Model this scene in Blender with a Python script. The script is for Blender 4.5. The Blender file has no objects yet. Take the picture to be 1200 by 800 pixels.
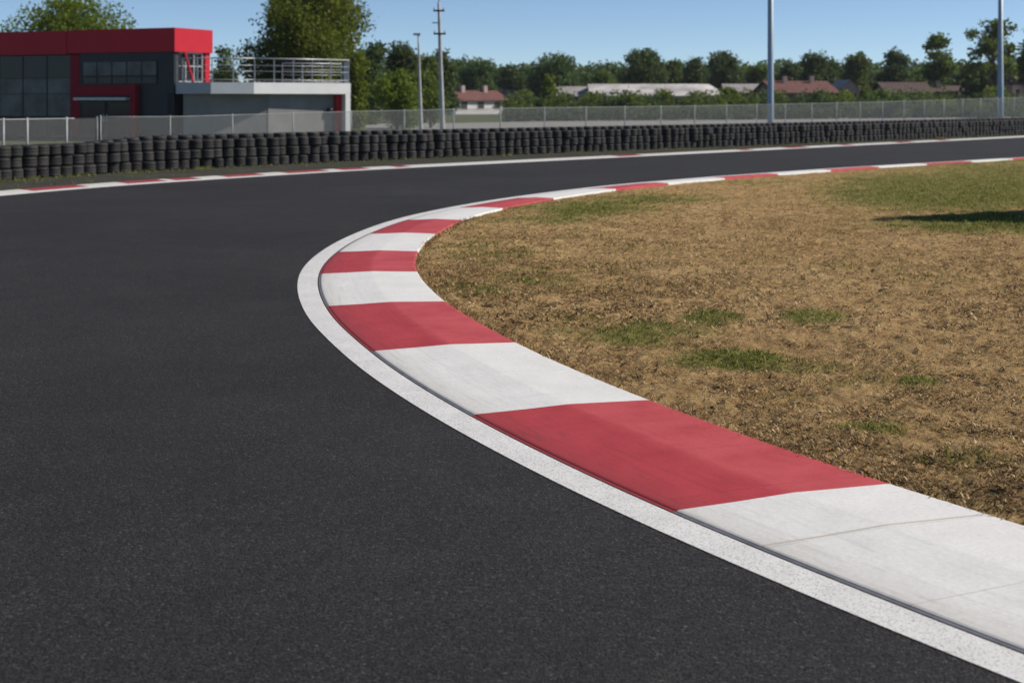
import bpy, math, random
import numpy as np
from mathutils import Vector
random.seed(7)
RNG = np.random.default_rng(11)
SC = bpy.context.scene
COL = SC.collection
F, HOR, CAMH = 1650.0, 118.0, 2.0            # focal length in photo pixels, horizon row, eye height

def G(u, v, z=0.0):                           # photo pixel -> point at height z
    y = F*(CAMH-z)/(v-HOR)
    return np.array([(u-600.0)*y/F, y])
def XU(u, y): return (u-600.0)*y/F
def ZV(v, y): return CAMH-(v-HOR)*y/F

# ------------------------------------------------------------------ noise
def _hash(ix, iy, seed):
    n = (ix.astype(np.int64)*374761393 + iy.astype(np.int64)*668265263 + seed*974634777) & 0x7fffffff
    n = ((n ^ (n >> 13))*1274126177) & 0x7fffffff
    n = n ^ (n >> 16)
    return (n & 0xffff)/65535.0
def vnoise(x, y, seed=0):
    x = np.asarray(x, float); y = np.asarray(y, float)
    ix = np.floor(x); iy = np.floor(y)
    fx = x-ix; fy = y-iy
    fx = fx*fx*(3-2*fx); fy = fy*fy*(3-2*fy)
    a = _hash(ix, iy, seed); b = _hash(ix+1, iy, seed)
    c = _hash(ix, iy+1, seed); d = _hash(ix+1, iy+1, seed)
    return (a+(b-a)*fx)*(1-fy)+(c+(d-c)*fx)*fy
def fbm(x, y, seed=0, o=4):
    s = 0; a = 0.5; t = 0
    for k in range(o):
        s = s+a*vnoise(x*2**k+k*17.3, y*2**k-k*9.1, seed+k); t += a; a *= 0.55
    return s/t

# ------------------------------------------------------------------ materials
def new_mat(name):
    m = bpy.data.materials.new(name); m.use_nodes = True
    nt = m.node_tree; b = nt.nodes['Principled BSDF']
    return m, nt, b
def N(nt, t, **kw):
    n = nt.nodes.new(t)
    for k, v in kw.items():
        if k in n.inputs.keys(): n.inputs[k].default_value = v
        else: setattr(n, k, v)
    return n
def L(nt, a, b): nt.links.new(a, b)
def ramp(nt, src, stops, interp='LINEAR'):
    r = nt.nodes.new('ShaderNodeValToRGB'); r.color_ramp.interpolation = interp
    e = r.color_ramp.elements
    while len(e) < len(stops): e.new(0.5)
    for el, (p, c) in zip(e, stops):
        el.position = p; el.color = (c, c, c, 1) if isinstance(c, (int, float)) else (*c, 1)
    L(nt, src, r.inputs['Fac']); return r
def mixc(nt, fac, a, b, mode='MIX'):
    m = nt.nodes.new('ShaderNodeMix'); m.data_type = 'RGBA'; m.blend_type = mode
    for sock, val in ((m.inputs[0], fac), (m.inputs[6], a), (m.inputs[7], b)):
        if hasattr(val, 'is_linked'): L(nt, val, sock)
        elif isinstance(val, (int, float)): sock.default_value = val
        else: sock.default_value = (*val, 1)
    return m.outputs[2]
def mth(nt, op, a, b=0.0):
    m = nt.nodes.new('ShaderNodeMath'); m.operation = op
    for i, val in enumerate((a, b)):
        if hasattr(val, 'is_linked'): L(nt, val, m.inputs[i])
        else: m.inputs[i].default_value = val
    return m.outputs[0]
def wpos(nt):
    g = nt.nodes.new('ShaderNodeNewGeometry'); return g.outputs['Position']
def bump(nt, b, h, strength, dist):
    n = N(nt, 'ShaderNodeBump'); n.inputs['Strength'].default_value = strength
    n.inputs['Distance'].default_value = dist
    L(nt, h, n.inputs['Height']); L(nt, n.outputs[0], b.inputs['Normal'])

def simple(name, col, rough=0.6, metal=0.0, var=0.12, scale=3.0, bmp=0.0, spec=0.4):
    m, nt, b = new_mat(name)
    p = nt.nodes.new('ShaderNodeTexCoord')
    n = N(nt, 'ShaderNodeTexNoise', Scale=scale, Detail=5.0, Roughness=0.6)
    L(nt, p.outputs['Object'], n.inputs['Vector'])
    lo = tuple(c*(1-var) for c in col); hi = tuple(min(1, c*(1+var)) for c in col)
    r = ramp(nt, n.outputs[0], [(0.3, lo), (0.7, hi)])
    L(nt, r.outputs[0], b.inputs['Base Color'])
    b.inputs['Roughness'].default_value = rough; b.inputs['Metallic'].default_value = metal
    b.inputs['Specular IOR Level'].default_value = spec
    if bmp:
        n2 = N(nt, 'ShaderNodeTexNoise', Scale=scale*12, Detail=4.0)
        L(nt, p.outputs['Object'], n2.inputs['Vector']); bump(nt, b, n2.outputs[0], bmp, 0.01)
    return m

def asphalt_mat():
    m, nt, b = new_mat('asphalt'); P = wpos(nt)
    v = N(nt, 'ShaderNodeTexVoronoi', Scale=82.0); L(nt, P, v.inputs['Vector'])
    v2 = N(nt, 'ShaderNodeTexVoronoi', Scale=190.0); L(nt, P, v2.inputs['Vector'])
    n1 = N(nt, 'ShaderNodeTexNoise', Scale=0.22, Detail=5.0, Roughness=0.6); L(nt, P, n1.inputs['Vector'])
    n2 = N(nt, 'ShaderNodeTexNoise', Scale=2.2, Detail=6.0, Roughness=0.65); L(nt, P, n2.inputs['Vector'])
    n3 = N(nt, 'ShaderNodeTexNoise', Scale=45.0, Detail=5.0, Roughness=0.75); L(nt, P, n3.inputs['Vector'])
    sep = nt.nodes.new('ShaderNodeSeparateColor'); L(nt, v.outputs['Color'], sep.inputs[0])
    sep2 = nt.nodes.new('ShaderNodeSeparateColor'); L(nt, v2.outputs['Color'], sep2.inputs[0])
    agg = ramp(nt, sep.outputs[0], [(0.0, (0.018, 0.0166, 0.0162)), (0.55, (0.028, 0.0258, 0.0250)), (0.88, (0.038, 0.035, 0.0335)), (0.97, (0.050, 0.0465, 0.043)), (1.0, (0.075, 0.070, 0.063))])
    agg2 = ramp(nt, sep2.outputs[1], [(0.0, 0.40), (0.55, 0.95), (0.88, 1.4), (1.0, 1.85)])
    c = mixc(nt, 1.0, agg.outputs[0], agg2.outputs[0], 'MULTIPLY')
    big = ramp(nt, n1.outputs[0], [(0.3, 0.76), (0.7, 1.18)])
    mid = ramp(nt, n2.outputs[0], [(0.25, 0.86), (0.75, 1.12)])
    fin = ramp(nt, n3.outputs[0], [(0.32, 0.5), (0.7, 1.6)])
    for r in (big, mid, fin): c = mixc(nt, 1.0, c, r.outputs[0], 'MULTIPLY')
    # worn brownish dust patches and faint rubber
    n4 = N(nt, 'ShaderNodeTexNoise', Scale=0.6, Detail=4.0); L(nt, P, n4.inputs['Vector'])
    d = ramp(nt, n4.outputs[0], [(0.55, 0.0), (0.78, 0.22)])
    c = mixc(nt, d.outputs[0], c, (0.062, 0.052, 0.044))
    L(nt, c, b.inputs['Base Color'])
    b.inputs['Roughness'].default_value = 0.85; b.inputs['Specular IOR Level'].default_value = 0.22
    h = mth(nt, 'ADD', mth(nt, 'MULTIPLY', v.outputs['Distance'], -1.0), mth(nt, 'MULTIPLY', n3.outputs[0], 0.9))
    bump(nt, b, h, 0.75, 0.006)
    return m

def line_mat():
    m, nt, b = new_mat('road_line_paint'); P = wpos(nt)
    n3 = N(nt, 'ShaderNodeTexNoise', Scale=95.0, Detail=5.0, Roughness=0.75); L(nt, P, n3.inputs['Vector'])
    n1 = N(nt, 'ShaderNodeTexNoise', Scale=3.0, Detail=6.0, Roughness=0.7); L(nt, P, n1.inputs['Vector'])
    v = N(nt, 'ShaderNodeTexVoronoi', Scale=80.0); L(nt, P, v.inputs['Vector'])
    base = ramp(nt, n1.outputs[0], [(0.3, (0.62, 0.605, 0.575)), (0.7, (0.76, 0.745, 0.71))])
    pit = ramp(nt, n3.outputs[0], [(0.38, 1.0), (0.47, 0.0)])
    c = mixc(nt, mth(nt, 'MULTIPLY', pit.outputs[0], 0.88), base.outputs[0], (0.22, 0.215, 0.21))
    L(nt, c, b.inputs['Base Color']); b.inputs['Roughness'].default_value = 0.7
    b.inputs['Specular IOR Level'].default_value = 0.3
    bump(nt, b, mth(nt, 'ADD', n3.outputs[0], v.outputs['Distance']), 0.3, 0.004)
    return m

def kerb_mat(name, lo, hi, dirt, dirt_amt, faded_lit=None):
    m, nt, b = new_mat(name); P = wpos(nt)
    uv = nt.nodes.new('ShaderNodeUVMap'); uv.uv_map = 'path'
    sp = nt.nodes.new('ShaderNodeSeparateXYZ'); L(nt, uv.outputs[0], sp.inputs[0])
    n1 = N(nt, 'ShaderNodeTexNoise', Scale=2.6, Detail=8.0, Roughness=0.68); L(nt, P, n1.inputs['Vector'])
    n2 = N(nt, 'ShaderNodeTexNoise', Scale=45.0, Detail=6.0, Roughness=0.7); L(nt, P, n2.inputs['Vector'])
    st = nt.nodes.new('ShaderNodeMapping'); st.inputs['Scale'].default_value = (0.7, 9.0, 1.0); L(nt, uv.outputs[0], st.inputs[0])
    n3 = N(nt, 'ShaderNodeTexNoise', Scale=3.0, Detail=6.0, Roughness=0.65); L(nt, st.outputs[0], n3.inputs['Vector'])
    c = ramp(nt, n1.outputs[0], [(0.28, lo), (0.72, hi)]).outputs[0]
    if faded_lit:                                     # flat inner half paler: dusty bleached paint, plus painted light beyond the crease
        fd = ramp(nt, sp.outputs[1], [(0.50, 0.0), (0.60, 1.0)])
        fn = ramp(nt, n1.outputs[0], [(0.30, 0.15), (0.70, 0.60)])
        c = mixc(nt, mth(nt, 'MULTIPLY', fd.outputs[0], fn.outputs[0]), c, faded_lit)
    # scuffs: tyre rubber streaks along the kerb, stronger on the track half
    scuff = ramp(nt, n3.outputs[0], [(0.50, 0.0), (0.80, 1.0)])
    edge = ramp(nt, sp.outputs[1], [(0.0, 1.0), (0.35, 0.55), (0.62, 0.18), (1.0, 0.12)])
    a = mth(nt, 'MULTIPLY', mth(nt, 'MULTIPLY', scuff.outputs[0], edge.outputs[0]), dirt_amt)
    c = mixc(nt, a, c, dirt)
    # grime close to the gutter
    gr = ramp(nt, sp.outputs[1], [(0.0, 0.85), (0.05, 0.45), (0.22, 0.0)])
    c = mixc(nt, mth(nt, 'MULTIPLY', gr.outputs[0], n1.outputs[0]), c, dirt)
    sp2 = ramp(nt, n2.outputs[0], [(0.26, 1.0), (0.34, 0.0)])
    c = mixc(nt, mth(nt, 'MULTIPLY', sp2.outputs[0], 0.35), c, dirt)
    fv = ramp(nt, n2.outputs[0], [(0.35, 0.93), (0.65, 1.06)])
    c = mixc(nt, 1.0, c, fv.outputs[0], 'MULTIPLY')
    # hairline shrinkage cracks across the slab
    wob = N(nt, 'ShaderNodeTexNoise', Scale=2.5, Detail=5.0); L(nt, P, wob.inputs['Vector'])
    s2 = mth(nt, 'ADD', sp.outputs[0], mth(nt, 'MULTIPLY', wob.outputs[0], 0.05))
    fr = mth(nt, 'FRACT', mth(nt, 'MULTIPLY', s2, 1.2))
    d = mth(nt, 'ABSOLUTE', mth(nt, 'SUBTRACT', fr, 0.5))
    ck = mth(nt, 'LESS_THAN', d, 0.0042)
    brk = ramp(nt, n1.outputs[0], [(0.44, 0.0), (0.56, 1.0)])
    ckf = mth(nt, 'MULTIPLY', mth(nt, 'MULTIPLY', ck, brk.outputs[0]), 0.38)
    c = mixc(nt, ckf, c, tuple(x*0.45 for x in dirt))
    # filled construction joint in the nearest white block
    jd = mth(nt, 'ABSOLUTE', mth(nt, 'SUBTRACT', sp.outputs[0], JOINT))
    jn = mth(nt, 'LESS_THAN', mth(nt, 'ADD', jd, mth(nt, 'MULTIPLY', n2.outputs[0], 0.006)), 0.0125)
    c = mixc(nt, mth(nt, 'MULTIPLY', jn, 0.75), c, (0.47, 0.40, 0.31))
    L(nt, c, b.inputs['Base Color']); b.inputs['Roughness'].default_value = 0.66
    b.inputs['Specular IOR Level'].default_value = 0.16
    bump(nt, b, mth(nt, 'ADD', mth(nt, 'MULTIPLY', n2.outputs[0], 0.5), mth(nt, 'MULTIPLY', n1.outputs[0], 1.2)), 0.22, 0.012)
    return m

def soil_mat():
    m, nt, b = new_mat('dry_turf'); P = wpos(nt)
    n1 = N(nt, 'ShaderNodeTexNoise', Scale=0.35, Detail=6.0, Roughness=0.6); L(nt, P, n1.inputs['Vector'])
    n2 = N(nt, 'ShaderNodeTexNoise', Scale=5.0, Detail=8.0, Roughness=0.72); L(nt, P, n2.inputs['Vector'])
    n3 = N(nt, 'ShaderNodeTexNoise', Scale=38.0, Detail=6.0, Roughness=0.75); L(nt, P, n3.inputs['Vector'])
    at = nt.nodes.new('ShaderNodeAttribute'); at.attribute_name = 'green'
    c = ramp(nt, n2.outputs[0], [(0.28, (0.18, 0.105, 0.043)), (0.44, (0.37, 0.24, 0.110)), (0.60, (0.49, 0.335, 0.160)), (0.78, (0.58, 0.42, 0.215))]).outputs[0]
    f = ramp(nt, n3.outputs[0], [(0.30, 0.45), (0.48, 0.95), (0.72, 1.25)])
    c = mixc(nt, 1.0, c, f.outputs[0], 'MULTIPLY')
    w = ramp(nt, n1.outputs[0], [(0.3, (0.82, 0.78, 0.72)), (0.7, (1.1, 1.1, 1.08))])
    c = mixc(nt, 1.0, c, w.outputs[0], 'MULTIPLY')
    g = ramp(nt, n2.outputs[0], [(0.3, (0.075, 0.090, 0.018)), (0.7, (0.17, 0.19, 0.045))]).outputs[0]
    g = mixc(nt, 1.0, g, f.outputs[0], 'MULTIPLY')
    thr = mth(nt, 'SUBTRACT', mth(nt, 'MULTIPLY', at.outputs['Fac'], 1.6), mth(nt, 'MULTIPLY', n3.outputs[0], 0.7))
    thr = ramp(nt, thr, [(0.0, 0.0), (0.7, 0.72)])
    c = mixc(nt, thr.outputs[0], c, g)
    L(nt, c, b.inputs['Base Color']); b.inputs['Roughness'].default_value = 0.95
    b.inputs['Specular IOR Level'].default_value = 0.1
    bump(nt, b, mth(nt, 'ADD', n3.outputs[0], mth(nt, 'MULTIPLY', n2.outputs[0], 2.0)), 0.9, 0.03)
    return m

def field_mat(name, a, bcol, ccol, scale=0.25):
    m, nt, b = new_mat(name); P = wpos(nt)
    n1 = N(nt, 'ShaderNodeTexNoise', Scale=scale, Detail=8.0, Roughness=0.65); L(nt, P, n1.inputs['Vector'])
    n2 = N(nt, 'ShaderNodeTexNoise', Scale=7.0, Detail=8.0, Roughness=0.7); L(nt, P, n2.inputs['Vector'])
    c = ramp(nt, n1.outputs[0], [(0.3, a), (0.5, bcol), (0.72, ccol)]).outputs[0]
    f = ramp(nt, n2.outputs[0], [(0.3, 0.6), (0.7, 1.35)])
    c = mixc(nt, 1.0, c, f.outputs[0], 'MULTIPLY')
    L(nt, c, b.inputs['Base Color']); b.inputs['Roughness'].default_value = 0.95
    b.inputs['Specular IOR Level'].default_value = 0.1
    bump(nt, b, n2.outputs[0], 0.8, 0.04)
    return m

def leaf_mat(name, dark, mid, light, transl=0.3):
    m, nt, b = new_mat(name)
    at = nt.nodes.new('ShaderNodeAttribute'); at.attribute_name = 'tint'
    oi = nt.nodes.new('ShaderNodeObjectInfo')
    r = ramp(nt, at.outputs['Fac'], [(0.0, dark), (0.5, mid), (1.0, light)])
    hs = nt.nodes.new('ShaderNodeHueSaturation')
    L(nt, r.outputs[0], hs.inputs['Color'])
    L(nt, mth(nt, 'ADD', 0.85, mth(nt, 'MULTIPLY', oi.outputs['Random'], 0.3)), hs.inputs['Value'])
    L(nt, mth(nt, 'ADD', 0.49, mth(nt, 'MULTIPLY', oi.outputs['Random'], 0.02)), hs.inputs['Hue'])
    L(nt, hs.outputs[0], b.inputs['Base Color'])
    b.inputs['Roughness'].default_value = 0.6; b.inputs['Specular IOR Level'].default_value = 0.25
    t = nt.nodes.new('ShaderNodeBsdfTranslucent'); L(nt, hs.outputs[0], t.inputs['Color'])
    mx = nt.nodes.new('ShaderNodeMixShader'); mx.inputs[0].default_value = transl
    out = nt.nodes['Material Output']
    L(nt, b.outputs[0], mx.inputs[1]); L(nt, t.outputs[0], mx.inputs[2]); L(nt, mx.outputs[0], out.inputs[0])
    return m

def glass_mat(name, col, rough=0.08, tint=0.6):
    m, nt, b = new_mat(name)
    b.inputs['Base Color'].default_value = (*col, 1)
    b.inputs['Roughness'].default_value = rough; b.inputs['Specular IOR Level'].default_value = tint
    return m

def mesh_wire_mat():
    # woven wire: diagonal wires as a cut-out in the mesh's own flat map
    m, nt, b = new_mat('chain_link_wire')
    uv = nt.nodes.new('ShaderNodeUVMap'); uv.uv_map = 'path'
    sp = nt.nodes.new('ShaderNodeSeparateXYZ'); L(nt, uv.outputs[0], sp.inputs[0])
    def wires(e):
        fr = mth(nt, 'FRACT', mth(nt, 'MULTIPLY', e, 1/0.06))
        return mth(nt, 'LESS_THAN', fr, 0.16)
    a = wires(mth(nt, 'ADD', sp.outputs[0], sp.outputs[1]))
    c = wires(mth(nt, 'ADD', mth(nt, 'SUBTRACT', sp.outputs[0], sp.outputs[1]), 50.0))
    al = mth(nt, 'MAXIMUM', a, c)
    L(nt, al, b.inputs['Alpha'])
    b.inputs['Base Color'].default_value = (0.22, 0.23, 0.225, 1); b.inputs['Roughness'].default_value = 0.5
    b.inputs['Metallic'].default_value = 0.3
    return m

def tyre_mat():
    m, nt, b = new_mat('tyre_rubber')
    oi = nt.nodes.new('ShaderNodeObjectInfo'); tc = nt.nodes.new('ShaderNodeTexCoord')
    n = N(nt, 'ShaderNodeTexNoise', Scale=6.0, Detail=6.0, Roughness=0.7); L(nt, tc.outputs['Object'], n.inputs['Vector'])
    c = ramp(nt, n.outputs[0], [(0.3, (0.012, 0.012, 0.0125)), (0.6, (0.024, 0.0225, 0.021)), (0.8, (0.060, 0.054, 0.045))]).outputs[0]
    v = mth(nt, 'ADD', 0.6, mth(nt, 'MULTIPLY', oi.outputs['Random'], 0.9))
    c = mixc(nt, 1.0, c, v, 'MULTIPLY')
    L(nt, c, b.inputs['Base Color']); b.inputs['Roughness'].default_value = 0.7
    b.inputs['Specular IOR Level'].default_value = 0.35
    return m

M = {}
M['asphalt'] = asphalt_mat()
M['line'] = line_mat()
M['gutter'] = simple('gutter_steel', (0.16, 0.155, 0.165), 0.6, 0.0, 0.3, 8)
M['crack'] = simple('gutter_joint', (0.02, 0.018, 0.016), 0.9, 0, 0.3, 20)
M['soil'] = soil_mat()
M['field'] = field_mat('field_grass', (0.045, 0.060, 0.020), (0.085, 0.100, 0.032), (0.15, 0.14, 0.06))
M['verge'] = field_mat('verge_turf', (0.042, 0.041, 0.034), (0.056, 0.055, 0.042), (0.075, 0.072, 0.052), 0.6)
M['service'] = field_mat('service_gravel', (0.22, 0.21, 0.18), (0.30, 0.29, 0.26), (0.36, 0.34, 0.30), 0.4)
M['straw'] = leaf_mat('straw', (0.11, 0.066, 0.029), (0.43, 0.29, 0.130), (0.68, 0.51, 0.27), 0.12)
M['blade'] = leaf_mat('grass_blades', (0.062, 0.085, 0.014), (0.19, 0.220, 0.036), (0.40, 0.37, 0.12), 0.42)
M['leaf'] = leaf_mat('leaf_mid_green', (0.042, 0.070, 0.012), (0.115, 0.165, 0.028), (0.205, 0.245, 0.050), 0.5)
M['leaf_dark'] = leaf_mat('leaf_dark_green', (0.032, 0.056, 0.017), (0.078, 0.122, 0.034), (0.140, 0.180, 0.050), 0.46)
M['leaf_bright'] = leaf_mat('leaf_yellow_green', (0.060, 0.086, 0.010), (0.150, 0.200, 0.020), (0.265, 0.300, 0.042), 0.5)
M['bark'] = simple('bark', (0.085, 0.070, 0.055), 0.9, 0, 0.35, 6, 0.5)
M['tyre'] = tyre_mat()
M['wire'] = mesh_wire_mat()
M['galv'] = simple('galvanised_steel', (0.46, 0.47, 0.48), 0.45, 0.35, 0.12, 5)
M['post'] = simple('fence_post_steel', (0.27, 0.28, 0.28), 0.55, 0.1, 0.15, 5)
M['pale_post'] = simple('pale_fence_steel', (0.33, 0.335, 0.33), 0.5, 0.1, 0.15, 5)
M['mast'] = simple('mast_paint', (0.30, 0.37, 0.42), 0.45, 0.15, 0.08, 2)
M['concrete_pole'] = simple('pole_concrete', (0.42, 0.41, 0.40), 0.8, 0, 0.15, 3, 0.2)
M['red_panel'] = simple('red_cladding', (0.48, 0.018, 0.033), 0.6, 0, 0.06, 1.5, 0, 0.2)
M['dark_wall'] = simple('dark_cladding', (0.014, 0.017, 0.023), 0.5, 0, 0.2, 1.5)
M['black'] = simple('black_metal', (0.012, 0.012, 0.014), 0.5, 0, 0.2, 3)
M['glass'] = glass_mat('dark_glass', (0.008, 0.009, 0.011), 0.12, 0.22)
M['glass_reflection'] = simple('grey_glass', (0.085, 0.084, 0.080), 0.28, 0, 0.7, 0.9, 0, 0.35)  # grey blotches stand in for reflections, painted into the pane colour
M['shaded_red'] = simple('shaded_red_paint', (0.26, 0.008, 0.022), 0.6, 0, 0.1, 1.5, 0, 0.15)  # red with the shade of the building front darkened into it
M['white_wall'] = simple('white_render', (0.74, 0.74, 0.73), 0.7, 0, 0.05, 1.2)
M['slab_grey'] = simple('grey_render', (0.40, 0.41, 0.43), 0.7, 0, 0.06, 1.2)  # roof colour; on the corner terrace edge it paints in the shade
M['garage'] = simple('grey_concrete', (0.235, 0.228, 0.222), 0.8, 0, 0.14, 0.9, 0.15)
M['roof_red'] = simple('red_brown_tiles', (0.15, 0.062, 0.052), 0.85, 0, 0.3, 2.0)
M['roof_brown'] = simple('brown_tiles', (0.10, 0.064, 0.055), 0.85, 0, 0.3, 2.0)
M['roof_pale'] = simple('pale_sheet_roof', (0.47, 0.44, 0.41), 0.75, 0, 0.45, 0.3)
M['roof_grey'] = simple('grey_sheet_roof', (0.32, 0.29, 0.28), 0.7, 0, 0.2, 0.6)
M['house_white'] = simple('house_white', (0.68, 0.66, 0.62), 0.8, 0, 0.08, 1.0)
M['house_pink'] = simple('house_pink', (0.46, 0.33, 0.29), 0.8, 0, 0.1, 1.0)
M['house_brown'] = simple('house_brown', (0.15, 0.11, 0.095), 0.85, 0, 0.2, 1.0)
M['shutter'] = simple('shutter_dark', (0.05, 0.045, 0.04), 0.6, 0, 0.2, 4)
M['lamp_glass'] = glass_mat('lamp_glass', (0.35, 0.36, 0.37), 0.15, 0.5)

# ------------------------------------------------------------------ mesh helpers
def tag(o, label=None, cat=None, group=None, kind=None):
    if label: o['label'] = label
    if cat: o['category'] = cat
    if group: o['group'] = group
    if kind: o['kind'] = kind
    return o
def empty(name, loc, label, cat, group=None):
    o = bpy.data.objects.new(name, None); COL.objects.link(o); o.location = loc
    o.empty_display_size = 0.3
    return tag(o, label, cat, group)
def place(o, parent):
    if parent is not None:
        o.parent = parent
        o.matrix_parent_inverse.identity()
        # children are modelled in world space: shift them back by the parent's location chain
        p = Vector((0, 0, 0)); q = parent
        while q is not None:
            p = p + q.location; q = q.parent
        o.location = -p
class MB:
    def __init__(s): s.v = []; s.f = []; s.m = []
    def add(s, verts, faces, mi=0):
        k = len(s.v); s.v += [tuple(map(float, p)) for p in verts]
        s.f += [tuple(i+k for i in f) for f in faces]; s.m += [mi]*len(faces)
    def prism(s, poly, z0, z1, mi=0):            # poly counter-clockwise (x, y)
        n = len(poly)
        vs = [(x, y, z0) for x, y in poly]+[(x, y, z1) for x, y in poly]
        fs = [tuple(range(n-1, -1, -1)), tuple(range(n, 2*n))]
        fs += [(i, (i+1) % n, n+(i+1) % n, n+i) for i in range(n)]
        s.add(vs, fs, mi)
    def wall(s, p, q, z0, z1, d0, d1, mi=0):     # slab along p->q; d measured along the right-hand normal of p->q
        p = np.array(p, float); q = np.array(q, float)
        t = (q-p)/np.linalg.norm(q-p); n = np.array([t[1], -t[0]])
        a, b_, c, d = p+n*d1, q+n*d1, q+n*d0, p+n*d0
        s.prism([tuple(a), tuple(b_), tuple(c), tuple(d)], z0, z1, mi)
    def box(s, c, size, mi=0):
        x, y, z = c; a, b_, d = (k/2 for k in size)
        s.prism([(x-a, y-b_), (x+a, y-b_), (x+a, y+b_), (x-a, y+b_)], z-d, z+d, mi)
    def tube(s, pts, rad, n=10, mi=0, cap=True):
        pts = [Vector(p) for p in pts]
        rad = rad if isinstance(rad, (list, tuple)) else [rad]*len(pts)
        k0 = len(s.v); vs = []
        up0 = None
        for i, p in enumerate(pts):
            d = (pts[min(i+1, len(pts)-1)]-pts[max(i-1, 0)]).normalized()
            a = d.cross(Vector((0, 1, 0)) if abs(d.y) < 0.9 else Vector((1, 0, 0))).normalized(); b_ = d.cross(a)
            for j in range(n):
                t = 2*math.pi*j/n
                vs.append(p+(a*math.cos(t)+b_*math.sin(t))*rad[i])
        fs = []
        for i in range(len(pts)-1):
            for j in range(n):
                fs.append((i*n+j, i*n+(j+1) % n, (i+1)*n+(j+1) % n, (i+1)*n+j))
        if cap:
            fs.append(tuple(range(n-1, -1, -1))); e = (len(pts)-1)*n
            fs.append(tuple(range(e, e+n)))
        s.add(vs, fs, mi)
    def build(s, name, mat, parent=None, smooth=False):
        me = bpy.data.meshes.new(name); me.from_pydata(s.v, [], s.f)
        for m in (mat if isinstance(mat, (list, tuple)) else [mat]): me.materials.append(m)
        me.polygons.foreach_set('material_index', s.m)
        if smooth: me.polygons.foreach_set('use_smooth', [True]*len(s.f))
        me.update()
        import bmesh
        bm = bmesh.new(); bm.from_mesh(me); bmesh.ops.recalc_face_normals(bm, faces=bm.faces); bm.to_mesh(me); bm.free()
        o = bpy.data.objects.new(name, me); COL.objects.link(o); place(o, parent)
        return o
def np_mesh(name, verts, nper, mats, tint=None, attr='tint', mat_idx=None):
    """independent polygons of nper corners each, verts (n*nper, 3)"""
    nv = len(verts); npoly = nv//nper
    me = bpy.data.meshes.new(name)
    me.vertices.add(nv); me.vertices.foreach_set('co', np.asarray(verts, np.float32).ravel())
    me.loops.add(nv); me.loops.foreach_set('vertex_index', np.arange(nv, dtype=np.int32))
    me.polygons.add(npoly)
    me.polygons.foreach_set('loop_start', np.arange(0, nv, nper, dtype=np.int32))
    me.polygons.foreach_set('loop_total', np.full(npoly, nper, np.int32))
    if mat_idx is not None: me.polygons.foreach_set('material_index', np.asarray(mat_idx, np.int32))
    for m in mats: me.materials.append(m)
    if tint is not None:
        a = me.attributes.new(attr, 'FLOAT', 'POINT'); a.data.foreach_set('value', np.asarray(tint, np.float32))
    me.update(calc_edges=True); me.validate()
    return me
def grid_mesh(name, X, Y, Z, mats, mat_rows=None, uv=None, smooth=True, attrs=None):
    """X, Y, Z arrays (a, b): quad grid"""
    a, b_ = X.shape
    me = bpy.data.meshes.new(name)
    co = np.stack([X, Y, Z], -1).reshape(-1, 3)
    idx = np.arange(a*b_).reshape(a, b_)
    q = np.stack([idx[:-1, :-1], idx[1:, :-1], idx[1:, 1:], idx[:-1, 1:]], -1).reshape(-1, 4)
    me.vertices.add(len(co)); me.vertices.foreach_set('co', co.astype(np.float32).ravel())
    me.loops.add(q.size); me.loops.foreach_set('vertex_index', q.astype(np.int32).ravel())
    me.polygons.add(len(q))
    me.polygons.foreach_set('loop_start', np.arange(0, q.size, 4, dtype=np.int32))
    me.polygons.foreach_set('loop_total', np.full(len(q), 4, np.int32))
    me.polygons.foreach_set('use_smooth', np.full(len(q), smooth))
    if mat_rows is not None: me.polygons.foreach_set('material_index', np.asarray(mat_rows, np.int32).ravel())
    for m in mats: me.materials.append(m)
    if uv is not None:
        l = me.uv_layers.new(name='path'); U = uv.reshape(-1, 2)[q.ravel()]
        l.data.foreach_set('uv', U.astype(np.float32).ravel())
    if attrs:
        for k, val in attrs.items():
            at = me.attributes.new(k, 'FLOAT', 'POINT'); at.data.foreach_set('value', val.astype(np.float32).ravel())
    me.update(calc_edges=True)
    return me
def link(name, me, parent=None):
    o = bpy.data.objects.new(name, me); COL.objects.link(o); place(o, parent); return o

# ------------------------------------------------------------------ the paths on the ground
def smooth_path(pts, step=0.1, sig=1.0):
    P = np.array(pts, float)
    d = np.r_[0, np.cumsum(np.linalg.norm(np.diff(P, axis=0), axis=1))]
    s = np.arange(0, d[-1], step)
    Q = np.stack([np.interp(s, d, P[:, 0]), np.interp(s, d, P[:, 1])], -1)
    k = int(3*sig/step); w = np.exp(-0.5*(np.arange(-k, k+1)*step/sig)**2); w /= w.sum()
    lo = Q[0]+(Q[0]-Q[1])*np.arange(k, 0, -1)[:, None]; hi = Q[-1]+(Q[-1]-Q[-2])*np.arange(1, k+1)[:, None]
    E = np.vstack([lo, Q, hi])
    R = np.stack([np.convolve(E[:, 0], w, 'valid'), np.convolve(E[:, 1], w, 'valid')], -1)
    d = np.r_[0, np.cumsum(np.linalg.norm(np.diff(R, axis=0), axis=1))]
    s = np.arange(0, d[-1], step)
    R = np.stack([np.interp(s, d, R[:, 0]), np.interp(s, d, R[:, 1])], -1)
    return R
def frame(P):
    t = np.gradient(P, axis=0); t /= np.linalg.norm(t, axis=1)[:, None]
    n = np.stack([t[:, 1], -t[:, 0]], -1)          # right-hand side of travel
    s = np.r_[0, np.cumsum(np.linalg.norm(np.diff(P, axis=0), axis=1))]
    return t, n, s

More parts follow.
